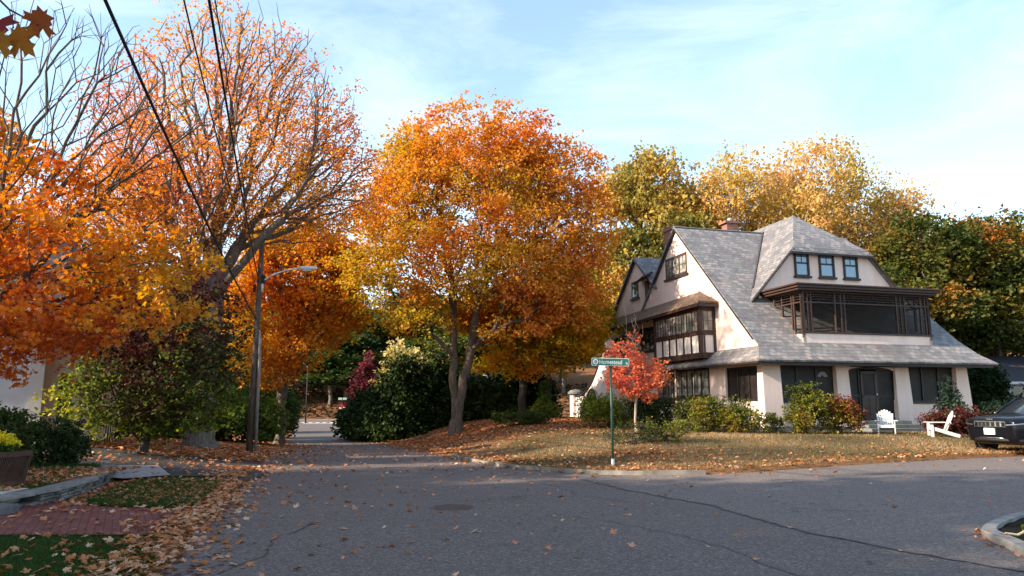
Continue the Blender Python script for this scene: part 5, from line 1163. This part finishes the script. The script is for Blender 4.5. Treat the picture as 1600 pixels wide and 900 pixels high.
# ---------------------------------------------------------------- stone terrace wall
def stone_wall():
    V=MB(); rr=random.Random(12)
    path=[(-7.75,9.0),(-7.95,10.4),(-8.0,11.6),(-7.95,12.8),(-8.15,14.0),(-8.6,15.4),(-9.2,16.9),(-9.7,17.7)]
    P=[Vector((a,b,0)) for a,b in path]; L=[0]
    for a,b in zip(P[:-1],P[1:]): L.append(L[-1]+(b-a).length)
    def at(s):
        for i in range(len(P)-1):
            if s<=L[i+1]: t=(s-L[i])/(L[i+1]-L[i]); return P[i].lerp(P[i+1],t),(P[i+1]-P[i]).normalized()
        return P[-1],(P[-1]-P[-2]).normalized()
    tot=L[-1]; capm=MB()
    for course in range(4):
        s=3.2 if course>=2 else 2.6; s+=rr.uniform(0,.2)
        while s<tot:
            ln=rr.uniform(.18,.5); p,d=at(min(s+ln/2,tot)); n=Vector((d.y,-d.x,0)); hh=.28*(.75+.25*min(1,(s-2.5)/4)); ch_=hh/4
            z0=float(road_h(p.x,p.y))-.02+course*ch_; a=d*(ln/2-.008); off=rr.uniform(-.03,.03); b_=n*(.16+off); c_=-n*.16; jz=rr.uniform(-.012,.012)
            V.hexa([p-a+b_+Vector((0,0,z0)),p+a+b_*rr.uniform(.85,1.1)+Vector((0,0,z0)),p+a+c_+Vector((0,0,z0)),p-a+c_+Vector((0,0,z0)),p-a*.97+b_*rr.uniform(.85,1.05)+Vector((0,0,z0+ch_-.008+jz)),p+a*.97+b_*rr.uniform(.85,1.05)+Vector((0,0,z0+ch_-.008+jz)),p+a+c_+Vector((0,0,z0+ch_)),p-a+c_+Vector((0,0,z0+ch_))])
            s+=ln
    s=2.5
    while s<tot:
        ln=rr.uniform(.6,1.0); p,d=at(min(s+ln/2,tot)); n=Vector((d.y,-d.x,0)); hh=.28*(.75+.25*min(1,(s-2.5)/4)); z0=float(road_h(p.x,p.y))-.02+hh; a=d*(ln/2-.01)
        capm.hexa([p-a+n*.2+Vector((0,0,z0)),p+a+n*.21+Vector((0,0,z0)),p+a-n*.22+Vector((0,0,z0)),p-a-n*.2+Vector((0,0,z0)),p-a+n*.19+Vector((0,0,z0+.055)),p+a+n*.2+Vector((0,0,z0+.05)),p+a-n*.21+Vector((0,0,z0+.06)),p-a-n*.2+Vector((0,0,z0+.055))]); s+=ln
    o=empty('stone_wall',(-8.2,14,0),0,'low dry stone wall with grey capstones curving beside the brick path','wall')
    for q in (V,capm): q.V=[(a+8.2,b-14,c) for a,b,c in q.V]
    V.build('wall_stones',STONE,o,bevel=.012); capm.build('capstones',mat_simple('capstone',(.16,.155,.15),.85,.3,0,.35,3,.5),o,bevel=.012)
stone_wall()
o=MB(); 
def terr_h(x,y): return np.full(np.shape(x),.23)
sheet('terrace_soil',[(-8.2,11.4),(-8.1,12.8),(-8.3,14.0),(-8.75,15.4),(-9.35,16.9),(-9.8,17.6),(-14,18.4),(-14,11.4)],.0,GRNM,.5,terr_h)
m=MB(); m.box(-14,-7.9,8.6,11.45,-.2,.16); m.box(-14,-8.15,11.45,12.6,-.2,.238); o=m.build('stone_step',CONC,None,bevel=.02); tag(o,'broad grey stone step under the planter at the left edge','step')
m=MB(); m.box(-7.98,-7.52,11.0,11.45,-.1,.14); o=m.build('stone_block',mat_simple('dark_block',(.10,.10,.105),.8,.3,0,.3,5,.4),None,bevel=.03); tag(o,'dark squared stone block at the near end of the dry stone wall','stone block')
# ---------------------------------------------------------------- cream house at left
hx,hy=-14.35,22.3; z=.2
CREAM=stucco('cream_wall',(.44,.34,.24),(.50,.39,.28)); GREYW=mat_simple('grey_white_siding',(.50,.52,.58),.7,.3,0,.1,2,.1)
lh=empty('cream_house',(hx,hy,z),TH,'cream house with a dark narrow window, behind the near orange maple at the left edge','house')
m=MB(); m.box(-.3,0,0,9,-.5,3.9); m.build('wall',CREAM,lh)
m=MB(); m.box(-9,-.3,0.02,8.9,-.5,3.88); m.build('side_wall',GREYW,lh)
m=MB(); m.box(-.35,.02,-.02,.02,-.4,3.9); m.build('corner_board',WHITE,lh)
m=MB(); m.slab([(-9.3,-.4,3.85),(.4,-.4,3.85),(-4.4,4.5,6.2)],.1); m.slab([(.4,-.4,3.85),(.4,9.3,3.85),(-4.4,4.5,6.2)],.1); m.slab([(.4,9.3,3.85),(-9.3,9.3,3.85),(-4.4,4.5,6.2)],.1); m.slab([(-9.3,9.3,3.85),(-9.3,-.4,3.85),(-4.4,4.5,6.2)],.1); m.build('roof',SLX,lh)
for a in (1.5,5.2):
    m=MB(); m.box(-.02,.05,a,a+1.15,.72,2.35); f=m.build('window',BLACK,lh)
    m=MB(); m.box(.05,.062,a+.07,a+1.08,.8,2.28); m.build('pane',GLASS,f); m=MB(); m.box(.05,.07,a,a+1.15,1.5,1.56); m.build('glazing_bar',BLACK,f)
m=MB(); m.box(-1.5,-.35,2.0,3.2,3.5,7.3); m.box(-1.58,-.27,1.92,3.28,7.15,7.3); m.build('chimney',mat_simple('grey_chimney',(.16,.14,.15),.9,.2,0,.3,3,.3),lh)
m=MB(); m.box(.38,.5,-.4,9.3,3.72,3.85); m.build('gutter',WHITE,lh)
m=MB()
for i in range(9): m.box(1.1,1.13,3.0+i*.3,3.03+i*.3,-.3,.85)
m.box(1.09,1.14,3.0,5.6,.8,.86); m.box(1.09,1.14,3.0,5.6,-.05,.0); o=m.build('iron_railing',BLACK,None); o.location=(hx,hy,z); o.rotation_euler=(0,0,TH); tag(o,'short black iron railing beside the cream house wall','railing')
# ---------------------------------------------------------------- grey house at right edge and white gabled house behind the maple
def house2(name,label,x,y,z,rz,W,D,hw,rh,wallm,roofm,wins,over=.5):
    o=empty(name,(x,y,z),rz,label,'house')
    m=MB(); m.prism([(0,-.5),(0,hw),(D/2,hw+rh*.97),(D,hw),(D,-.5)],'x',0,W); m.build('wall',wallm,o)
    m=MB(); k=rh/(D/2); m.slab([(-.3,-over,hw-over*k+.06),(W+.3,-over,hw-over*k+.06),(W+.3,D/2,hw+rh+.06),(-.3,D/2,hw+rh+.06)],.1); m.slab([(-.3,D/2,hw+rh+.06),(W+.3,D/2,hw+rh+.06),(W+.3,D+over,hw-over*k+.06),(-.3,D+over,hw-over*k+.06)],.1); m.build('roof',roofm,o)
    m=MB(); m.box(-.3,W+.3,-over-.05,-over+.02,hw-over*k-.12,hw-over*k+.04)
    for xx in (-.32,W+.28):
        m.bar((xx+.02,-over,hw-over*k-.03),(xx+.02,D/2,hw+rh-.03),.05,.22,(0,0,1)); m.bar((xx+.02,D/2,hw+rh-.03),(xx+.02,D+over,hw-over*k-.03),.05,.22,(0,0,1))
    m.build('trim',WHITE,o)
    for (a,b,c,d) in wins:
        m=MB(); m.box(a-.08,b+.08,-.06,.0,c-.08,d+.08); f=m.build('window',WHITE,o)
        m=MB(); n=3
        for i in range(n): m.box(a+(b-a)*i/n+.02,a+(b-a)*(i+1)/n-.02,-.075,-.06,c,d)
        m.build('pane',GLASS,f)
    return o
DROOF=mat_simple('dark_shingle',(.035,.035,.045),.85,.3,0,.25,6,.2)
house2('grey_house','grey house with dark shingle roof and white window trim, behind the hedge at right edge',27.3,44.5,.1,R(8),14,9,3.0,1.7,mat_simple('grey_clapboard',(.42,.44,.48),.7,.3,0,.08,3,.1),DROOF,[(3.4,5.2,1.75,2.45),(8,9.8,1.75,2.45)])
house2('white_gabled_house','pale house whose white gable edge shows behind the forked maple trunk',-.6,58.5,-.6,R(98),9,5.2,3.5,1.6,mat_simple('blue_grey_siding',(.20,.21,.26),.7,.3,0,.08,3,.1),mat_simple('light_shingle',(.45,.45,.47),.8,.3,0,.15,6,.1),[])
# ---------------------------------------------------------------- hanging leaves at top left
_o=[(0,-.45),(.05,-.30),(.30,-.34),(.24,-.20),(.34,-.12),(.30,-.02),(.56,.06),(.44,.14),(.48,.30),(.28,.20),(.19,.14),(.17,.36),(.25,.46),(.10,.46),(0,.72)]
_f=_o+[(-a,b) for a,b in _o[-2:0:-1]]
LEAFSHAPE['mapled']=(np.array([(0,-.05,0)]+[(a,b,0) for a,b in _f]),[(0,i,i%len(_f)+1) for i in range(1,len(_f)+1)])
def one_leaf(name,parent,loc,rot,size,hue,mat,curl=.25):
    LV,F=LEAFSHAPE['mapled' if parent else 'maple']; V=LV.copy(); 
    # finer lobes
    V[:,2]=-curl*(V[:,0]**2)*1.2-curl*.5*(V[:,1]-.1)**2
    o=fast_mesh(name,V*size,np.array(F),mat,parent,{'hue':np.full(len(V),hue)},True); o.location=loc; o.rotation_euler=rot; return o
LF['dim']=mat_leaf('leaf_brown_red',[(0,(.34,.17,.012)),(.5,(.28,.08,.02)),(1,(.20,.02,.03))],.35)
tw=empty('maple_twig',(-1.52,2.0,2.75),0,'twig with four brown and wine red leaves hanging close into the top left corner','twig')
m=MB(); m.tube([(-.25,-.1,.35),(-.12,-.04,.2),(.02,0,.06),(.10,.02,.02)],[.006,.005,.003,.002],6); m.tube([(.02,0,.06),(.04,0,-.0)],.0016,5); m.build('stem',BARKD,tw)
one_leaf('leaf',tw,(-.035,0,.0),(R(78),R(-20),R(10)),.15,.95,LF['dim'])
one_leaf('leaf',tw,(.01,-.02,-.055),(R(-82),R(28),R(20)),.105,.2,LF['dim'])
one_leaf('leaf',tw,(.065,.0,-.035),(R(-75),R(-40),R(-20)),.11,.35,LF['dim'])
one_leaf('leaf',tw,(.10,.02,.035),(R(-70),R(12),R(70)),.10,.6,LF['dim'])
# ---------------------------------------------------------------- ground litter
rg=np.random.default_rng(123)
def scatter(name,pts,size,shape,hue,mat,zoff,hf,label=None,flatn=3.0,kind='stuff',cat=None):
    n=len(pts); Z=hf(pts[:,0],pts[:,1])+zoff; C=np.column_stack([pts,Z]); sz=size*rg.uniform(.55,1.35,n)
    nrm=rg.normal(size=(n,3))*.38; nrm[:,2]=1; nrm/=np.linalg.norm(nrm,axis=1)[:,None]
    t_=rg.normal(size=(n,3)); t_-=nrm*(t_*nrm).sum(1)[:,None]; t_/=np.linalg.norm(t_,axis=1)[:,None]; b_=np.cross(nrm,t_)
    LV,F=LEAFSHAPE[shape]; LV=LV.copy(); LV[:,2]=np.abs(LV[:,2])*2.2+.04*rg.random(len(LV)); m=len(LV)
    C[:,2]+=sz*.10
    V=C[:,None,:]+sz[:,None,None]*(LV[None,:,0,None]*b_[:,None]+LV[None,:,1,None]*t_[:,None]+LV[None,:,2,None]*nrm[:,None])
    FF=(np.arange(n)[:,None,None]*m+np.array(F)[None]).reshape(-1,3)
    o=fast_mesh(name,V.reshape(-1,3),FF,mat,None,{'hue':np.repeat(np.clip(hue,0,1),m)})
    tag(o,label,cat,None,kind); return o
def surf(x,y): # top of whichever sheet is there
    x=np.asarray(x);y=np.asarray(y); z=height(x,y); xl=(-1.4-.276*y)-x
    z=np.where((xl<=0)&~inside(LAWN,x,y),road_h(x,y)+.004,z)
    z=np.where((xl>0)&(y<17),height(x,y)+.02,z); z=np.where((x<-8.25)&(y>11.4)&(y<18)&(x>-14),.235,z)
    z=np.where((xl>0)&(y>=17)&(y<23),height(x,y)+.058,z)
    return z
def rej(n,x0,x1,y0,y1,dens):
    out=[]; tot=0
    while tot<n:
        q=rg.uniform((x0,y0),(x1,y1),(n*3,2)); k=rg.random(len(q))<dens(q[:,0],q[:,1]); out.append(q[k]); tot+=k.sum()
    return np.vstack(out)[:n]
XL=lambda x,y:(-1.4-.276*y)-x
def dn_near(x,y): # drift along the left road edge, near field
    q=XL(x,y); v=.95*np.exp(-((q-.25)/.34)**2)+.12*np.exp(-((q+.1)/.9)**2)
    v=np.where(q>.6,v+.10+.55*g2(x,y,-6.3,14.4,1.8,1.8),v); v=np.where((q>.6)&(y>9.3)&(y<12),v*.6,v); v=np.where((x<-8.1)&(y>11.4),.38,v); v=np.where((q>1)&(y>16.6),.05,v)
    v=np.where(q<-.6,.022*np.exp((q+.6)/1.6)+.0012,v); return v
P=rej(8200,-13,2,6.3,20,dn_near); scatter('leaf_litter',P,.088,'mapled',rg.beta(2.4,1.6,len(P)),LF['litter'],.004,surf)
def dn_left(x,y): q=XL(x,y); v=np.where(q>0,.8,.30*np.exp(q/.8)+.05*np.exp(q/3.0)); return np.where((q>0)&(y>17.5)&(y<22.6)&(x<-6),.12,v)
P=rej(17000,-22,-1,19,46,dn_left); scatter('leaf_litter',P,.13,'hex',rg.beta(2.2,2.2,len(P))*.95,LF['litter'],.006,surf)
def dn_lawn(x,y):
    ins=inside(LAWN,x,y); d=dist_poly(KERB,(x,y)); v=.018+.9*g2(x,y,-2,40,6,7)+.40*g2(x,y,3.8,22.2,2.0,1.2)+.55*np.exp(-d/.8)+.2*g2(x,y,3,36,5,4)
    return np.where(ins,v,.35*np.exp(-d/.35)*(x<2.5)+.03*np.exp(-d/2))
P=rej(15000,-12,22,17.5,50,dn_lawn); scatter('leaf_litter',P,.11,'hex',np.clip(rg.beta(2.2,2.2,len(P))*.95,0,1),LF['litter'],.006,surf)
def dn_road(x,y): return np.where((XL(x,y)<0)&~inside(LAWN,x,y),.5*np.exp(-np.abs(x+2)/6),0)
P=rej(320,-9,16,12,42,dn_road); scatter('leaf_litter',P,.085,'maple',rg.beta(2,1.6,len(P)),LF['litter'],.002,surf)
P=rej(240,4.9,6.2,6.5,12,lambda x,y:np.exp(-(dist_poly(ISL,(x,y))/.16)**2)); scatter('leaf_litter',P,.07,'maple',rg.beta(2,2,len(P)),LF['litter'],.004,road_h)
# individual leaves on the near asphalt
cols=[('pale tan',.86),('orange',.46),('rusty brown',.22),('pink buff',.72),('scarlet',.99)]
spots=rej(85,-3.2,5.2,6.6,13.5,lambda x,y:np.where((XL(x,y)<-.3)&(np.hypot(x+.97,y-12.25)>.45)&~((x>5.3)),.6,0))
protoL={}
for i,(x,y) in enumerate(spots):
    cn,hv=cols[rg.choice(5,p=[.36,.22,.16,.2,.06])]; z=float(road_h(x,y))+.014
    o=one_leaf('fallen_leaf',None,(x,y,z),(rg.uniform(-.35,.35),rg.uniform(-.35,.35),rg.uniform(0,6.28)),rg.uniform(.04,.10),hv,LF['litter'],-.5)
    tag(o,cn+' fallen maple leaf lying alone on the near asphalt','leaf','single '+cn+' leaves on the asphalt')
for (x,y,hv,lab) in ((5.62,8.75,1.0,'scarlet leaf lying on the inner edge of the island kerb'),(5.58,8.98,.72,'tan curled leaf just above the scarlet leaf on the island kerb')):
    o=one_leaf('fallen_leaf',None,(x+.1,y,float(road_h(x,y))+.14),(.2,.1,rg.uniform(0,6)),.13,hv,LF['litter'],-.5); tag(o,lab,'leaf')
# ---------------------------------------------------------------- grass blades
def blades(name,P,h,w_,mat,hf,zoff,hue):
    n=len(P); Z=hf(P[:,0],P[:,1])+zoff; a=rg.uniform(0,6.28,n); hh=h*rg.uniform(.5,1.3,n); lean=rg.normal(size=(n,2))*.4
    B=np.column_stack([P,Z]); d=np.column_stack([np.cos(a),np.sin(a),np.zeros(n)])*w_
    T=B+np.column_stack([lean*hh[:,None],hh]); V=np.stack([B-d,B+d,T],1).reshape(-1,3); F=np.arange(3*n).reshape(-1,3)
    o=fast_mesh(name,V,F,mat,None,{'hue':np.repeat(hue,3)}); tag(o,kind='stuff')
P=rej(42000,-9,-2.6,5.5,9.3,lambda x,y:np.where(inside(V1,x,y),1,0)); blades('grass',P,.055,.0035,LF['grass'],road_h,.028,rg.random(len(P)))
P=rej(22000,-8.3,-4.9,11.85,16.2,lambda x,y:np.where(inside(V2,x,y),1,0)); blades('grass',P,.06,.005,LF['grass'],height,.010,rg.random(len(P)))
P=rej(8000,-14,-8.1,11.6,17.6,lambda x,y:np.where(inside([(-8.3,11.5),(-8.2,12.8),(-8.3,14.0),(-8.75,15.4),(-9.35,16.9),(-9.8,17.6),(-14,17.6),(-14,11.5)],x,y),1,0)); blades('grass',P,.07,.006,LF['grass'],terr_h,0,rg.random(len(P)))
def hv_l(P): return np.clip(.55+.9*np.array([mnoise.noise(Vector((p[0]*.3,p[1]*.3,0))) for p in P])+rg.normal(size=len(P))*.2,0,1)
P=rej(60000,0,24,18.3,33,lambda x,y:np.where(inside(LAWN,x,y),1,0)); blades('lawn_grass',P,.07,.010,LF['dry'],height,-.01,hv_l(P))
P=rej(9000,-12.5,-8,46,62,lambda x,y:np.where(inside(LAWN,x,y)&(dist_poly(KERB,(x,y))<3),1,0)); blades('verge_grass_blades',P,.12,.03,LF['grass'],height,0,np.full(len(P),1.0))
# brush on the far bank
P=rej(5000,-60,20,104,132,lambda x,y:np.ones_like(x)); n=len(P)
scatter('bank_scrub',P,.7,'hex',np.clip(rg.beta(2,3,n)*.5+.0,0,1),mat_leaf('leaf_scrub',[(0,(.035,.03,.015)),(.3,(.09,.05,.03)),(.6,(.10,.09,.025)),(1,(.13,.06,.035))],.2),.25,height)
# ---------------------------------------------------------------- plant on the island
x,y=6.33,9.1; z=float(isl_h(x,y))
pt=empty('wilted_plant',(x,y,z),0,'leaning pale stemmed plant with green leaves on the mulch island at the right edge','plant')
STEM=mat_simple('pale_stem',(.50,.48,.30),.6,.3,0,.15,6,0)
m=MB(); m.tube([(-.42,-.02,.02),(-.36,0,.05),(-.22,.0,.03),(-.15,0,.06),(0,.02,.24),(.12,.03,.38),(.24,.02,.60)],[.01,.014,.016,.018,.016,.014,.008],7); m.tube([(-.15,0,.05),(.05,-.03,.16),(.3,-.05,.30)],[.010,.009,.007],6); m.build('stem',STEM,pt,True)
c=np.array([(-.04,.0,.17),(.0,-.03,.22),(.02,.02,.26),(.06,.04,.30),(.05,.02,.28),(.12,.0,.36),(.16,.05,.45),(.24,.02,.55),(.3,-.03,.42),(.38,0,.5),(.45,.05,.6),(.35,-.05,.3),(.5,0,.35)])
leaf_cloud('leaves',c,12,.05,.10,'hex',np.full(len(c),.9),LF['green'],pt,rg,.9,.6)
# ---------------------------------------------------------------- unseen trees added left of and behind the view to shade the road
sh=proto('shade_tree','near',107,15,5.0,n=300,k=45,size=.34,sigma=.6)
place(sh,[(-30,-9,1.2,1.2,.9,'unseen orange tree added for shade, far behind the camera to the left'),(-18,-14,1.2,1.2,2.9,'unseen orange tree added for shade, well behind the camera'),(-40,4,1.2,1.3,1.9,'unseen orange tree added for shade, farthest left of the camera'),(-27,33,1.1,1.1,.3,'unseen orange tree added for shade beyond the picture edge, level with the huge maple'),(-15,-4,1.25,1.2,1.3,'unseen orange tree added for shade, left of and level with the camera'),(-30,2.5,1.2,1.2,2.3,'unseen orange tree added for shade, out to the left'),(-31,25,1.2,1.1,3.3,'unseen orange tree added for shade, far out left of the cream house'),(-29,-2,1.2,1.2,4.3,'unseen orange tree added for shade, further left of the camera'),(-19,3.5,1.2,1.2,5.0,'unseen orange tree added for shade, nearest the camera on the left')],'unseen trees added left of the junction to shade the road')
